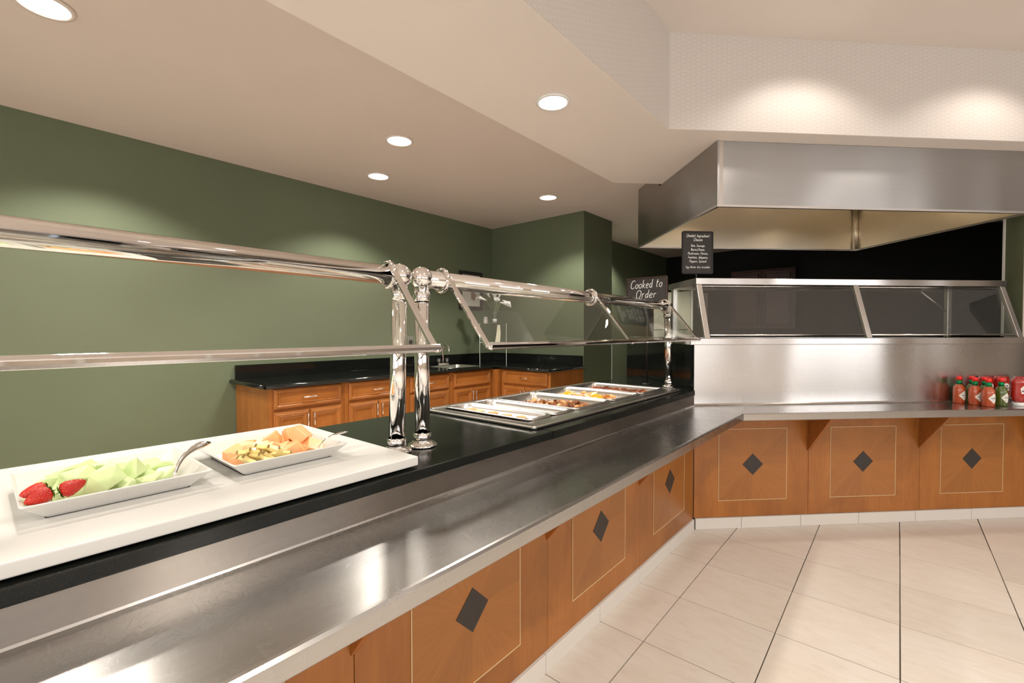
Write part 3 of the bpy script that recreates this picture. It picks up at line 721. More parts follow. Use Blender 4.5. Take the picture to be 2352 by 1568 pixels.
def chunk(seed, n=11, sc=(1, 1, 1), bev=.0, cube=False):
    rnd = random.Random(seed); bm = bmesh.new()
    if cube:
        for a in (-1, 1):
            for b in (-1, 1):
                for c in (-1, 1):
                    bm.verts.new((a*sc[0]*rnd.uniform(.72, 1.05), b*sc[1]*rnd.uniform(.72, 1.05), c*sc[2]*rnd.uniform(.72, 1.05)))
    else:
        for k in range(n):
            v = Vector((rnd.gauss(0, 1), rnd.gauss(0, 1), rnd.gauss(0, 1))).normalized()
            bm.verts.new((v.x*sc[0], v.y*sc[1], v.z*sc[2]))
    r = bmesh.ops.convex_hull(bm, input=bm.verts)
    bmesh.ops.delete(bm, geom=[v for v in bm.verts if not v.link_faces], context='VERTS')
    bmesh.ops.recalc_face_normals(bm, faces=bm.faces)
    if bev: bmesh.ops.bevel(bm, geom=list(bm.edges), offset=bev, segments=2, affect='EDGES', profile=.6, clamp_overlap=True)
    for f in bm.faces: f.smooth = False
    me = bpy.data.meshes.new('chunk'); bm.to_mesh(me); bm.free(); return me
def scatter(name, meshes, mat, pts, label, cat, group, tilt=.5, seed=1, rzs=None):
    rnd = random.Random(seed)
    for me in meshes:
        if not me.materials: me.materials.append(MATS[mat])
    out = []
    for k, p in enumerate(pts):
        o = bpy.data.objects.new(name, rnd.choice(meshes)); COL.objects.link(o); tag(o, label, cat, group)
        o.location = p; o.rotation_euler = (rnd.uniform(-tilt, tilt), rnd.uniform(-tilt, tilt), rnd.uniform(0, 6.3) if rzs is None else rzs+rnd.uniform(-.3, .3))
        out.append(o)
    return out
def heap(cx, cy, hx, hy, z, n, step, seed, layers=2, dz=.02, shrink=.75):
    """n positions spread evenly (best-candidate) in layers of a low heap"""
    rnd = random.Random(seed); out = []; left = n
    for l in range(layers):
        k = int(round(n*(.62 if l == 0 else .38/(layers-1)))) if layers > 1 else n
        f = shrink**l; pts = []
        for _ in range(k):
            best = None; bd = -1
            for _c in range(14):
                p = (cx+rnd.uniform(-hx, hx)*f, cy+rnd.uniform(-hy, hy)*f)
                d_ = min([math.hypot(p[0]-q[0], p[1]-q[1]) for q in pts] or [9])
                if d_ > bd: best, bd = p, d_
            pts.append(best)
        out += [(p[0], p[1], z+l*dz) for p in pts]
    return out
import numpy as np
def settle(cx, cy, hx, hy, z, n, r, seed, mound=.6, it=260):
    """spheres of radius r dropped into a low box and pushed apart until they rest on one another"""
    g = np.random.default_rng(seed)
    P = np.stack([g.uniform(-hx, hx, n), g.uniform(-hy, hy, n), g.uniform(r, r*6, n)], 1)
    for k in range(it):
        P[:, 2] -= .0012; P[:, :2] *= 1-.0012*mound
        for _ in range(3):
            D = P[:, None]-P[None]; d = np.sqrt((D**2).sum(-1))+np.eye(n)
            o = np.clip(2*r-d, 0, None)*(1-np.eye(n)); P += (D/d[..., None]*o[..., None]).sum(1)*.35
            P[:, 0] = np.clip(P[:, 0], -hx, hx); P[:, 1] = np.clip(P[:, 1], -hy, hy); P[:, 2] = np.maximum(P[:, 2], r*.8)
    return [(cx+p[0], cy+p[1], z+p[2]) for p in P]
# patties
me = MB().lathe([(.004, 0), (.024, .001), (.029, .006), (.028, .012), (.020, .016), (.004, .0165)], 16).mesh('patty')
scatter('patty', [me], 'patty', [(c1[0]+dx, c1[1]+dy+.004, c1[2]+.001) for dx, dy in ((-.175, .016), (-.115, .008), (-.035, .012), (.055, .006), (.135, .010))], 'round orange patty lying in the nearest narrow steel pan', 'patty', 'patties in the nearest pan', .04, 4)
# potatoes
ms = [chunk(100+k, 12, (.026, .020, .017), .003) for k in range(5)]
pts = settle(c3[0]+.035, c3[1], .180, .105, c3[2]+.008, 135, .0165, 5)
scatter('potato_chunk', ms, 'potato', pts, 'browned potato chunk in the wide steel pan of potatoes', 'potato', 'potato chunks in the steel pan', 1.2, 6)
# pale orange slices
ms = [chunk(200+k, 12, (.034, .024, .011), .003) for k in range(4)]
pts = settle(c4[0]+.035, c4[1], .180, .10, c4[2]+.008, 80, .019, 8)
scatter('peach_slice', ms, 'peach', pts, 'pale orange slice lying in the wide pan with orange garnishes', 'fruit', 'pale orange slices in the steel pan', .5, 9)
def half_disc(r, th, n=14):
    m = MB(); P = [(r*math.cos(math.pi*k/n), 0, r*math.sin(math.pi*k/n)) for k in range(n+1)]
    return m.slab(P, (0, th, 0))
for dx, lb in ((-.09, 'upright orange half slice at the left of the peach pan'), (.10, 'upright orange half slice at the right of the peach pan')):
    o = half_disc(.040, .008).build('orange_slice', 'orange_slice', None, .001, 1); o.location = (c4[0]+dx, c4[1]-.06, c4[2]+.036); o.rotation_euler = (-.25, 0, .35)
    tag(o, lb.replace('peach pan', 'wide pan of pale slices'), 'fruit', 'orange garnishes')
# sausages
m = MB().tube([(-.042, 0, 0), (-.036, 0, .001), (-.02, 0, .003), (0, 0, .004), (.02, 0, .003), (.036, 0, .001), (.042, 0, 0)], [.003, .010, .0125, .013, .0125, .010, .003], 12).mesh('sausage')
rnd = random.Random(11); pts = []
for r_ in range(3):
    for k in range(11):
        pts.append((c5[0]-.19+k*.036+rnd.uniform(-.006, .006), c5[1]-.085+r_*.085, c5[2]+.030+rnd.uniform(0, .012)))
scatter('sausage_link', [m], 'sausage', pts, 'brown sausage link in the farthest steel pan', 'sausage', 'sausage links in the farthest pan', .12, 12, 1.3)

# ================================================================== CUTTING BOARD, PLATTERS, FRUIT
bd = MB().box(-1.708, -1.003, -1.2, .785, .906, .931).build('cutting_board', 'white_board', None, .003, 3)
tag(bd, 'thick white plastic cutting board laid along the granite counter', 'cutting board')
# rubber feet lift it a few millimetres
for x in (-1.66, -1.06):
    for y in (.70, -.2):
        f = MB().lathe([(.012, 0), (.014, .001), (.014, .0058), (.012, .006)], 12, (x, y, .9)).build('foot', 'black_plastic', bd)
def platter(x0, x1, y0, y1, label):
    cx, cy = (x0+x1)/2, (y0+y1)/2; a, b, c, d = x0-cx, x1-cx, y0-cy, y1-cy; H = .036
    def l(i, z): return rr(a+i, b-i, c+i, d-i, z, .006, 3)
    L = [l(.034, .0002), l(.036, .0002), l(.033, .003), l(.001, H-.002), l(0, H), l(.002, H+.001), l(.006, H), l(.036, .0055), l(.038, .005)]
    o = MB().loft(L, True, True).build('platter', 'porcelain', None); o.location = (cx, cy, .931)
    for p in o.data.polygons: p.use_smooth = False
    return tag(o, label, 'platter', 'square white platters')
platter(-1.462, -1.155, .045, .339, 'square white porcelain platter with flared rim holding honeydew chunks')
platter(-1.458, -1.150, .376, .662, 'square white porcelain platter with flared rim holding cantaloupe cubes')
ms = [chunk(300+k, 13, (.043, .033, .021), .003) for k in range(6)]
pts = settle(-1.308, .192, .080, .080, .932, 25, .0215, 15, .6)
scatter('honeydew_chunk', ms, 'melon', pts, 'pale green honeydew chunk heaped in the left white platter', 'fruit', 'honeydew chunks in the left platter', .7, 16)
ms = [chunk(400+k, 8, (.024, .021, .018), .0015, True) for k in range(6)]
pts = settle(-1.305, .522, .070, .082, .934, 26, .0190, 22, .9)
scatter('cantaloupe_cube', ms, 'cantaloupe', pts, 'orange cantaloupe cube heaped in the right white platter', 'fruit', 'cantaloupe cubes in the right platter', .7, 18)
# star fruit slices leaning on the near edge of the second platter
def star(r, th):
    P = []
    for k in range(10):
        a = math.pi/2+math.pi*k/5; q = r if k % 2 == 0 else r*.52
        P.append((q*math.cos(a), 0, q*math.sin(a)))
    return P
sm_ = star(.027, .009); rnd = random.Random(5)
for k, (x, y, z, rz) in enumerate(((-1.190, .420, .958, .5), (-1.190, .446, .960, .9), (-1.198, .470, .958, .3), (-1.190, .496, .958, 1.1), (-1.215, .432, .970, 1.3), (-1.218, .470, .972, .2))):
    t = thing('star_fruit_slice', 'yellow star fruit slice leaning at the front of the cantaloupe platter', 'fruit', (x, y, z), rz, 'star fruit slices')
    t.rotation_euler = (rnd.uniform(.5, 1.0), rnd.uniform(-.4, .4), rz)
    P = sm_; MB().slab(P, (0, .009, 0)).build('flesh', 'starfruit', t, .001, 1)
    m = MB()
    for i in range(0, 10, 2):
        a = Vector(P[i]); m.box(a.x-.0022, a.x+.0022, .0005, .0085, a.z-.0022, a.z+.001)
    m.build('rim', 'starfruit_rim', t)['kind'] = 'stuff'
# strawberries
def strawberry(loc, rot, label, sc=1):
    t = thing('strawberry', label, 'fruit', loc, 0, 'strawberries in the left platter'); t.rotation_euler = rot; t.scale = (sc, sc, sc)
    pf = [(.002, -.032), (.008, -.027), (.015, -.014), (.0195, .0), (.0185, .010), (.012, .015), (.003, .016)]
    MB().lathe(pf, 20).build('berry', 'strawberry', t)
    m = MB()
    for k in range(7):
        a = 2*math.pi*k/7; c, s = math.cos(a), math.sin(a)
        m.add([(c*.002-s*.003, s*.002+c*.003, .0165), (c*.002+s*.003, s*.002-c*.003, .0165), (c*.010+s*.003, s*.010-c*.003, .019), (c*.018, s*.018, .016), (c*.010-s*.003, s*.010+c*.003, .019)], [(0, 1, 2, 3, 4)])
    m.tube([(0, 0, .016), (.001, 0, .024)], .0012, 5)
    m.build('calyx', 'leaf', t)
def toward(d): return Vector(d).to_track_quat('Z', 'Y').to_euler()
strawberry((-1.188, .076, .974), toward((-.25, .9, .25)), 'whole red strawberry lying nearest the left rim of the honeydew platter', .78)
strawberry((-1.212, .072, .979), toward((-.1, .95, .1)), 'red strawberry lying behind the nearest strawberry in the honeydew platter', .74)
strawberry((-1.190, .112, .978), toward((-.1, -.9, -.35)), 'red strawberry pointing right, to the right of the other strawberries', .78)
def spoon(A, B, C_, label):
    t = thing('serving_spoon', label, 'spoon', A, 0, 'serving spoons'); A = Vector(A)
    def bz(u): return (Vector(A)*(1-u)**2+Vector(B)*2*u*(1-u)+Vector(C_)*u*u)-A
    pts = [tuple(bz(k/12)) for k in range(13)]
    rs = [.0038, .0038, .004, .0042, .0045, .0048, .0055, .0062, .007, .0076, .0078, .0065, .002]
    MB().tube(pts, rs, 12, True, .35).build('handle', 'spoon_steel', t)
    o = MB().sphere((0, 0, 0), .019, 16, 10, (1.2, .8, .25)).build('bowl', 'spoon_steel', t); o.location = (-.006, -.008, -.012); o.rotation_euler = (.5, 0, 1.2)
    return t
spoon((-1.188, .275, .960), (-1.205, .290, 1.018), (-1.236, .358, 1.012), 'stainless serving spoon standing in the honeydew platter')
spoon((-1.198, .600, .958), (-1.195, .618, .992), (-1.178, .678, .993), 'stainless serving spoon standing in the cantaloupe platter')

# ================================================================== BACK CABINETS
XF = -3.302      # carcass front plane
bk = []
def front_panel(w, h, mat, name, parent, loc, th=.02, fr_=.052):
    if h < .2: fr_ = .034
    """raised-frame door or drawer front; local x width, z height, front towards -y"""
    def l(i, y): return [(i, y, i), (w-i, y, i), (w-i, y, h-i), (i, y, h-i)]
    e = fr_
    L = [l(0, 0), l(0, -th+.006), l(.004, -th+.001), l(e*.22, -th), l(e*.34, -th-.004), l(e*.56, -th-.004), l(e*.82, -th+.004), l(e*.86, -th+.001), l(e, -th+.001), l(e+.004, -th+.009), l(e+.010, -th+.009)]
    o = MB().loft(L, True, True).build(name, mat, parent); o.location = loc; return o
def pull(parent, x, z, y, vert=False, ln=.10):
    h = ln/2
    if vert: P = [(x, y, z-h), (x, y-.022, z-h), (x, y-.026, z-h+.006), (x, y-.026, z+h-.006), (x, y-.022, z+h), (x, y, z+h)]
    else: P = [(x-h, y, z), (x-h, y-.022, z), (x-h+.006, y-.026, z), (x+h-.006, y-.026, z), (x+h, y-.022, z), (x+h, y, z)]
    return MB().tube(P, .0042, 8).build('pull', 'steel_nickel', parent)
def cabinet(label, origin, rz, w, kind, depth=.60, end_left=False, end_right=False):
    c = thing('base_cabinet', label, 'cabinet', origin, rz, 'cherry wood base cabinets')
    MB().box(0, w, .0, depth, .09, .882).build('carcass', 'cab_wood', c)
    g = .030
    if kind == 'doors':
        d = front_panel(w-2*g, .128+.010, 'cab_wood_h', 'drawer', c, (g, 0, .738)); pull(d, (w-2*g)/2, .069, -.012)
        hw = (w-2*g)/2-.0015
        for k in (0, 1):
            o = front_panel(hw, .60, 'cab_wood', 'door', c, (g+k*(hw+.003), 0, .115))
            pull(o, hw-.022 if k == 0 else .022, .60-.075, -.018, True, .09)
    elif kind == 'sink':
        d = front_panel(w-2*g, .138, 'cab_wood_h', 'false_drawer', c, (g, 0, .738))
        hw = (w-2*g)/2-.0015
        for k in (0, 1):
            o = front_panel(hw, .60, 'cab_wood', 'door', c, (g+k*(hw+.003), 0, .115))
            pull(o, hw-.022 if k == 0 else .022, .60-.075, -.018, True, .09)
    elif kind == 'drawers':
        for z0, h in ((.738, .138), (.43, .29), (.115, .295)):
            d = front_panel(w-2*g, h, 'cab_wood_h', 'drawer', c, (g, 0, z0)); pull(d, (w-2*g)/2, h/2, -.012)
    MB().box(0, w, .05, depth, .0, .09).build('toe_kick', 'black_plastic', c)
    return c
# left run faces +x : local x along world y -> rotate 90 deg; -y local faces +x world
cabinet('leftmost cherry base cabinet with a side panel, one drawer over two doors', (XF, 1.305, 0), R(90), .562, 'doors')
cabinet('second cherry base cabinet from the left, one drawer over two doors', (XF, 1.868, 0), R(90), .590, 'doors')
cabinet('cherry cabinet of three drawers behind the chrome posts', (XF, 2.459, 0), R(90), .519, 'drawers')
cabinet('cherry sink cabinet without a drawer pull, left of the inner corner', (XF, 2.979, 0), R(90), .575, 'sink')
cabinet('cherry base cabinet on the short leg, right of the inner corner', (-3.215, 3.626, 0), 0, .635, 'doors')
o = MB().box(XF-.59, -3.216, 3.556, 4.22, .02, .882).build('corner_filler', 'cab_wood'); tag(o, 'plain cherry wood filler post in the inner cabinet corner', 'cabinet')
wt = thing('back_worktop', 'glossy black granite worktop with bullnose edge along the green walls', 'countertop', (-3.91, 4.228, .884))
# L shaped top, with a hole for the sink
OX, OY = -3.91, 4.228
sx0, sx1, sy0, sy1 = -3.76, -3.42, 3.08, 3.50
m = MB()
def wbox(x0, x1, y0, y1): m.box(x0-OX, x1-OX, y0-OY, y1-OY, 0, .030)
wbox(OX+.001, -3.275, 1.275, sy0); wbox(OX+.001, sx0, sy0, sy1); wbox(sx1, -3.275, sy0, sy1); wbox(OX+.001, -3.275, sy1, OY-.001); wbox(-3.275, -2.562, 3.593, OY-.001)
m.build('slab', 'granite_gloss', wt)
# bullnose strips
def nose(A, B):
    A, B = Vector(A), Vector(B); MB().tube([A, B], .015, 14).build('bullnose', 'granite_gloss', wt)
z_ = .015
nose((.635, 1.275-OY, z_), (.635, 3.593-OY+.01, z_)); nose((.635, 3.593-OY, z_), (-2.562-OX, 3.593-OY, z_)); nose((.001, 1.275-OY, z_), (.635, 1.275-OY, z_)); nose((-2.562-OX, 3.593-OY, z_), (-2.562-OX, -.001, z_))
MB().box(.001, .02, 1.30-OY, -.001, .030, .137).build('backsplash', 'granite_gloss', wt, .002)
MB().box(.02, -2.582-OX, -.02, -.001, .030, .137).build('backsplash', 'granite_gloss', wt, .002)
sk = thing('bar_sink', 'small stainless steel sink let into the black worktop', 'sink', (-3.59, 3.29, .914))
a, b, c, d = sx0+3.59, sx1+3.59, sy0-3.29, sy1-3.29
def l(i, z): return rr(a+i, b-i, c+i, d-i, z, .04, 4)
MB().loft([l(-.012, .0003), l(-.012, .003), l(.002, .003), l(.006, 0), l(.012, -.14), l(.03, -.15)], False, True, True).build('basin', 'steel_nickel', sk)
fc = thing('faucet', 'chrome gooseneck faucet with two clear knob handles at the sink', 'faucet', (-3.815, 3.33, .914))
MB().loft([rr(-.022, .022, -.075, .075, .0003, .01, 4), rr(-.022, .022, -.075, .075, .022, .01, 4), rr(-.016, .016, -.07, .07, .028, .01, 4)], True, True).build('base_plate', 'chrome', fc)
P = [(0, 0, .028), (0, 0, .10), (0, 0, .17)]+[(.05-.05*math.cos(a), 0, .17+.055*math.sin(a)) for a in [math.pi*k/10 for k in range(1, 10)]]+[(.10, 0, .16), (.10, 0, .145)]
MB().tube(P, .0075, 12).build('spout', 'chrome', fc)
for y in (-.058, .058):
    k_ = MB().lathe([(.010, .028), (.010, .036), (.022, .040), (.025, .052), (.022, .072), (.012, .078), (.002, .079)], 14, (0, y, 0)).build('knob', 'acrylic', fc)
    lab(MB().lathe([(.008, .029), (.006, .070), (.001, .071)], 10, (0, y, 0)).build('handle_stem', 'chrome', fc), 'chrome stem inside the clear knob')
# outlet
ol = thing('wall_outlet', 'small grey round power outlet on the long green wall', 'outlet', (-3.909, 2.96, 1.175), R(90))
MB().box(-.037, .037, -.006, 0, -.058, .058).build('cover_plate', 'outlet_plate', ol, .002)
o = MB().lathe([(.001, 0), (.024, 0), (.026, .004), (.022, .008), (.001, .008)], 20, (0, 0, 0)).build('socket', 'black_plastic', ol, tr=Matrix.Rotation(R(90), 4, 'X')); o.location = (0, -.006, 0)
# picture
pf = thing('framed_picture', 'dark framed photograph hung on the green wall beside the corner', 'picture', (-3.909, 3.845, 1.77), R(90))
m = MB(); w_, h_ = .19, .225
m.box(-w_, w_, -.022, 0, h_-.04, h_).box(-w_, w_, -.022, 0, -h_, -h_+.04).box(-w_, -w_+.04, -.022, 0, -h_+.04, h_-.04).box(w_-.04, w_, -.022, 0, -h_+.04, h_-.04)
m.build('frame', 'photo_frame', pf, .002)
MB().box(-w_+.039, w_-.039, -.010, -.002, -h_+.039, h_-.039).build('mat_board', 'photo_mat', pf)
o = MB().slab([(-.02, -.0102, .05), (.0, -.0102, -.02), (.0, -.0102, -.10), (.06, -.0102, -.12), (.09, -.0102, -.05), (.04, -.0102, .0), (.025, -.0102, .07)], (0, -.0006, 0)).build('print', 'photo_print', pf)
lab(o, 'brown shape of two figures on the pale print')

# acrylic stand with vase and pot in the worktop corner
As, Bs = Vector((-3.514, 3.597, 0)), Vector((-3.287, 3.782, 0))
ux = (Bs-As).normalized(); ang = math.atan2(ux.y, ux.x); wS = (Bs-As).length; cS = (As+Bs)/2
sd = thing('acrylic_stand', 'clear acrylic display stand in the inner corner of the worktop', 'stand', (cS.x, cS.y, .9142), ang)
hS = .457
for s_ in (-1, 1): MB().box(s_*wS/2-.003, s_*wS/2+.003, 0, .15, 0, hS).build('side_pane', 'acrylic', sd)
for s_ in (-1, 1): MB().box(s_*wS/2-.0025, s_*wS/2+.0025, -.0022, -.0002, 0, hS).build('pane_edge', 'glass_edge', sd)
MB().box(-wS/2+.0031, wS/2-.0031, 0, .15, hS-.006, hS).build('top_plate', 'acrylic', sd)
MB().box(-wS/2+.0031, wS/2-.0031, 0, .15, .245, .251).build('shelf', 'acrylic', sd)
MB().box(-wS/2+.0031, wS/2-.0031, -.002, -.0002, .245, .251).build('pane_edge', 'glass_edge', sd)
cd_ = MB().slab([(.02, 0, 0), (.075, 0, 0), (.082, 0, .10), (.075, 0, .19), (.045, 0, .19), (.035, 0, .09)], (0, .012, 0)).build('cream_card', 'cream', None, .001, 1)
cd_.matrix_world = Matrix.Translation((cS.x, cS.y, .9142+.2515)) @ Matrix.Rotation(ang, 4, 'Z') @ Matrix.Translation((0, .05, 0)); tag(cd_, 'cream curved card standing inside the clear acrylic stand', 'card')
def at_stand(x, y, z): v = cS+ux*x+Vector((-ux.y, ux.x, 0))*y; return (v.x, v.y, z)
vz = .9142+hS
vs = thing('flower_vase', 'clear glass vase of white calla lilies above the worktop corner', 'vase', at_stand(.015, .07, vz), ang)
MB().lathe([(.026, 0), (.028, .004), (.028, .055), (.020, .07), (.016, .12), (.022, .165), (.020, .166), (.014, .12), (.018, .07), (.025, .055), (.025, .008), (.001, .008)], 20, cap=True).build('vase_body', 'acrylic', vs)
lab(MB().lathe([(.024, .009), (.0245, .05), (.001, .05)], 16).build('pebbles', 'petal', vs), 'pale pebbles in the foot of the vase')
def lily(parent, base_, head, dirn):
    b = Vector(base_); h = Vector(head); mid = (b+h)/2+Vector((0, 0, .02))
    MB().tube([b, mid, h], .003, 6).build('flower_stem', 'stem', parent)
    d = Vector(dirn).normalized(); q_ = d.to_track_quat('Z', 'Y').to_matrix().to_4x4()
    loops = []
    for r_, z, op in ((.004, 0, 0), (.010, .02, 0), (.016, .045, .004), (.028, .07, .012), (.036, .082, .03)):
        loops.append([(r_*math.cos(a), r_*math.sin(a)*.8, z+op*(1-math.cos(a-1))*.9) for a in [2*math.pi*k/14 for k in range(14)]])
    o = MB().loft(loops, True, False, True).build('flower', 'petal', parent, fix=False); o.matrix_local = Matrix.Translation(h) @ q_
for hx, hy, hz, dr in ((-.085, 0, .255, (-.9, 0, .35)), (-.05, -.01, .285, (-.5, -.3, .8)), (0, 0, .265, (0, -.6, .7)), (.04, .02, .285, (.4, 0, .8)), (.055, -.01, .235, (.8, -.3, -.2)), (.085, 0, .26, (.9, -.2, -.5)), (.02, -.02, .24, (.1, -.9, .2))):
    lily(vs, (hx*.08, hy*.1, .06), (hx, hy, hz), dr)
pt = thing('small_pot', 'small white pot beside the vase on the acrylic stand', 'pot', at_stand(-.085, .07, vz), 0)
MB().lathe([(.018, 0), (.022, .004), (.026, .05), (.024, .05), (.020, .006), (.001, .006)], 16).build('pot_body', 'porcelain', pt)
m = MB()
for k in range(7):
    a = k*.9; m.sphere((.012*math.cos(a), .012*math.sin(a), .055+.006*(k % 3)), .010, 8, 6)
m.build('blossoms', 'petal', pt)

# ================================================================== BEYOND: refrigerator, wall cabinet
rf = thing('refrigerator', 'tall cream refrigerator in the far corner behind the cook station', 'refrigerator', (-2.79, 6.6, 0))
MB().box(0, .54, 0, .62, .03, 1.86).build('body', 'fridge_white', rf, .006)
MB().box(0, .54, -.045, -.004, .05, 1.30).build('door', 'fridge_white', rf, .006)
MB().box(0, .54, -.045, -.004, 1.31, 1.85).build('door', 'fridge_white', rf, .006)
MB().box(.545, .575, -.05, .60, .03, 1.86).build('side_strip', 'label_white', rf)  # paler upright strip along the right side of the body
uc = thing('wall_cabinet', 'dark brown two-door cabinet on the black kitchen wall', 'cabinet', (-1.99, 7.6, 1.33))
MB().box(0, .85, .0, .229, 0, .87).build('carcass', 'cab_dark', uc)
for k in (0, 1): front_panel(.405, .84, 'cab_dark', 'door', uc, (.015+k*.415, 0, .015))

# ================================================================== SIGNS
def board(parent, w, h, r=.012):
    m = MB()
    def l(i, y): return [(a, y, c) for a, c, _ in rr(i, w-i, i, h-i, 0, max(.002, r-i*.5), 5)]
    m.loft([l(0, .012), l(0, -.0), l(.003, -.003), l(.008, -.003), l(.010, .002)], True, True); m.build('frame', 'sign_frame', parent)
    MB().loft([l(.010, .0018), l(.010, .0008)], True, True).build('chalkboard', 'chalkboard', parent)
s1 = thing('sign', 'chalkboard sign reading Cooked to Order behind the chrome rail', 'sign', (-1.376, 3.10, .9))
rod = MB().tube([(0, .02, .002), (0, .02, .60)], .005, 8); rod.build('rod', 'black_plastic', s1)
MB().lathe([(.001, 0), (.034, 0), (.034, .004), (.001, .005)], 20, (0, .02, .0003)).build('rod_base', 'black_plastic', s1)
def board_at(parent, x, y, z, w, h, frame='sign_frame', r=.012):
    def l(i, yy): return [(x+a, y+yy, z+c) for a, c, _ in rr(i, w-i, i, h-i, 0, max(.002, r-i*.5), 5)]
    MB().loft([l(0, .012), l(0, .0), l(.003, -.003), l(.008, -.003), l(.010, .002)], True, True).build('frame', frame, parent)
    MB().loft([l(.0102, .0016), l(.0102, .0006)], True, True).build('chalkboard', 'chalkboard', parent)
board_at(s1, -.152, 0, .578, .306, .185)
rr_ = random.Random(4)
lettering('Cooked to', .058, -.002, .687, -.001, 'lettering', 'chalk', s1, .18, .235, .09, rnd=rr_)
lettering('Order', .056, -.004, .617, -.001, 'lettering', 'chalk', s1, .18, .150, .09, rnd=rr_)
s2 = thing('sign', 'tall chalkboard sign listing Omelet Ingredient Choices above the cook station', 'sign', tuple(sp(.145, .25, 1.632)), RZ)
MB().tube([(0, .02, -.001), (0, .02, .08)], .007, 8).build('rod', 'black_plastic', s2)
board_at(s2, -.112, 0, .044, .224, .296, 'black_plastic')
yy = .044
for txt, h, z, w in (('Omelet Ingredient', .018, .258+yy-.004, .158), ('Choices', .018, .231+yy-.004, .062), ('Ham, Sausage,', .015, .188+yy, .098), ('Bacon,Cheese,', .015, .161+yy, .096),
                  ('Mushrooms, Onions,', .015, .134+yy, .140), ('Tomatoes, Jalapenos,', .015, .107+yy, .140), ('Peppers, Spinach', .015, .080+yy, .118), ('Egg Whites Also Available', .013, .040+yy, .165)):
    lettering(txt, h*1.08, 0, z, -.0002, 'lettering', 'chalk', s2, .2, w*1.04, .17, rnd=rr_)

# ================================================================== SAUCES ON THE SHELF
def hot_sauce(t, d, sauce, label, group):
    p = sp(t, d, ZT+.0006); o = thing('hot_sauce_bottle', label, 'bottle', tuple(p), R(8), group)
    pf = [(.028, 0), (.0315, .003), (.0315, .090), (.029, .103), (.020, .117), (.0135, .124), (.0125, .150)]
    MB().lathe(pf, 24).build('bottle_body', sauce, o)
    MB().lathe([(.0142, .124), (.0142, .1515), (.010, .152)], 18).build('neck_foil', 'neck_green', o)
    MB().lathe([(.0155, .1522), (.0155, .172), (.013, .175), (.001, .1755)], 18).build('cap', 'cap_red', o)
    # diamond label wrapped on the body, turned to the right
    m = MB(); n = 10; vs_ = []; fs_ = []
    ca, half, hh = R(-52), R(52), .033
    for k in range(n+1):
        u = -1+2*k/n; a = ca+u*half; hgt = hh*(1-abs(u))
        for s_ in (-1, 1): vs_.append((.0321*math.cos(a), .0321*math.sin(a), .052+s_*max(hgt, .0003)))
    for k in range(n): fs_.append((2*k, 2*k+2, 2*k+3, 2*k+1))
    m.add(vs_, fs_, True); m.build('label', 'label_white', o, fix=False)
    mb = MB(); x = 0; s = 'TABASCO'; h = .0085; tw = text_width(s, h)
    for ch in s:
        gw, lines = G[ch]
        for l_ in lines:
            pts = []
            for a_, b_ in (l_ if ch in 'TA' else smooth_line(l_)):
                xx = x+a_*h-tw/2; th_ = ca+xx/.0321*.92; pts.append((.0324*math.cos(th_), .0324*math.sin(th_), .049+b_*h))
            mb.tube(pts, .00055, 4)
        x += (gw+.10)*h
    for zz, ww in ((.066, .35), (.040, .40), (.034, .22)):
        mb.tube([(.0324*math.cos(ca+q*ww), .0324*math.sin(ca+q*ww), zz) for q in (-1, -.5, 0, .5, 1)], .0006, 4)
    mb.build('label_print', 'label_ink', o, fix=False)
    return o
hot_sauce(1.796, -.052, 'sauce_red', 'red hot sauce bottle at the left end of the row', 'hot sauce bottles on the shelf')
hot_sauce(1.825, -.124, 'sauce_red', 'second red hot sauce bottle from the left in the front row', 'hot sauce bottles on the shelf')
hot_sauce(1.833, -.195, 'sauce_red', 'third red hot sauce bottle, left neighbour of the front green one', 'hot sauce bottles on the shelf')
hot_sauce(1.943, -.178, 'sauce_green', 'front green hot sauce bottle nearest the ketchup', 'hot sauce bottles on the shelf')
hot_sauce(1.903, -.040, 'sauce_green', 'green hot sauce bottle behind the second red one', 'hot sauce bottles on the shelf')
hot_sauce(1.910, -.110, 'sauce_green', 'green hot sauce bottle behind the third red one', 'hot sauce bottles on the shelf')
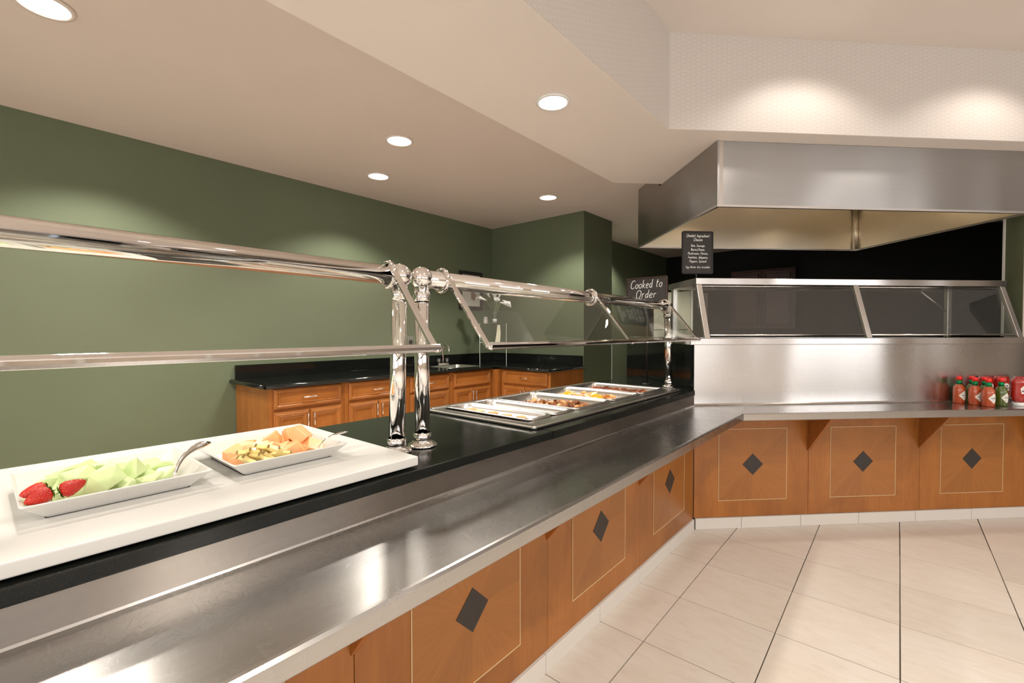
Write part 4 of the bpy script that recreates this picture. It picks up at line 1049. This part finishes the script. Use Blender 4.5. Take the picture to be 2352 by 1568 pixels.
def ketchup(t, d, label, rz=0):
    p = sp(t, d, ZT+.0006); o = thing('ketchup_bottle', label, 'bottle', tuple(p), RZ+rz, 'ketchup bottles on the shelf')
    MB().lathe([(.030, 0), (.032, .002), (.032, .020), (.030, .022)], 24).build('cap', 'white_plastic', o)
    def el(rx, ry, z, n=28): return [(rx*math.cos(2*math.pi*k/n), ry*math.sin(2*math.pi*k/n), z) for k in range(n)]
    L = [el(.022, .020, .021), el(.034, .026, .030), el(.044, .030, .045), el(.046, .031, .060), el(.0445, .030, .072), el(.046, .031, .084), el(.046, .031, .130), el(.047, .032, .145), el(.046, .031, .160), el(.040, .027, .170), el(.02, .014, .173)]
    MB().loft(L, True, True, True).build('bottle_body', 'ketchup', o)
    def lab_pt(u, z, e=.0006):
        x = u; y = -.031*math.sqrt(max(.01, 1-(x/.046)**2))-e; return (x, y, z)
    def plate(outline, e, nm, mat):
        n = 8; m = MB(); vs_ = []; fs_ = []
        for k in range(n+1):
            z = outline[0][1]+(outline[-1][1]-outline[0][1])*k/n
            # width at z by interpolation
            for (w0, z0), (w1_, z1_) in zip(outline[:-1], outline[1:]):
                if z0-1e-9 <= z <= z1_+1e-9: wv = w0+(w1_-w0)*((z-z0)/(z1_-z0) if z1_ > z0 else 0); break
            for j in range(5): vs_.append(lab_pt(-wv+2*wv*j/4, z, e))
        for k in range(n):
            for j in range(4): a = k*5+j; fs_.append((a, a+1, a+6, a+5))
        m.add(vs_, fs_, True); return m.build(nm, mat, o, fix=False)
    plate([(.020, .078), (.026, .112), (.020, .118), (.010, .128)], .0008, 'label', 'label_white')
    plate([(.0185, .090), (.0205, .101)], .0014, 'label_band', 'label_grey')
    mb = MB(); s = 'HEINZ'; h = .008; tw = text_width(s, h); x = 0
    for ch in s:
        gw, lines = G[ch]
        for l_ in lines: mb.tube([lab_pt(x+a_*h-tw/2, .107+b_*h, .0016) for a_, b_ in l_], .0006, 4)
        x += (gw+.10)*h
    mb.build('label_print', 'label_ink', o, fix=False)
    return o
ketchup(2.052, -.192, 'upside-down ketchup bottle with white cap nearest the shelf edge')
ketchup(2.004, -.040, 'ketchup bottle partly hidden behind the green hot sauce bottles')
ketchup(2.118, -.040, 'ketchup bottle in the back row, second from the left')
ketchup(2.240, -.060, 'ketchup bottle in the back row at the right edge of the photo')
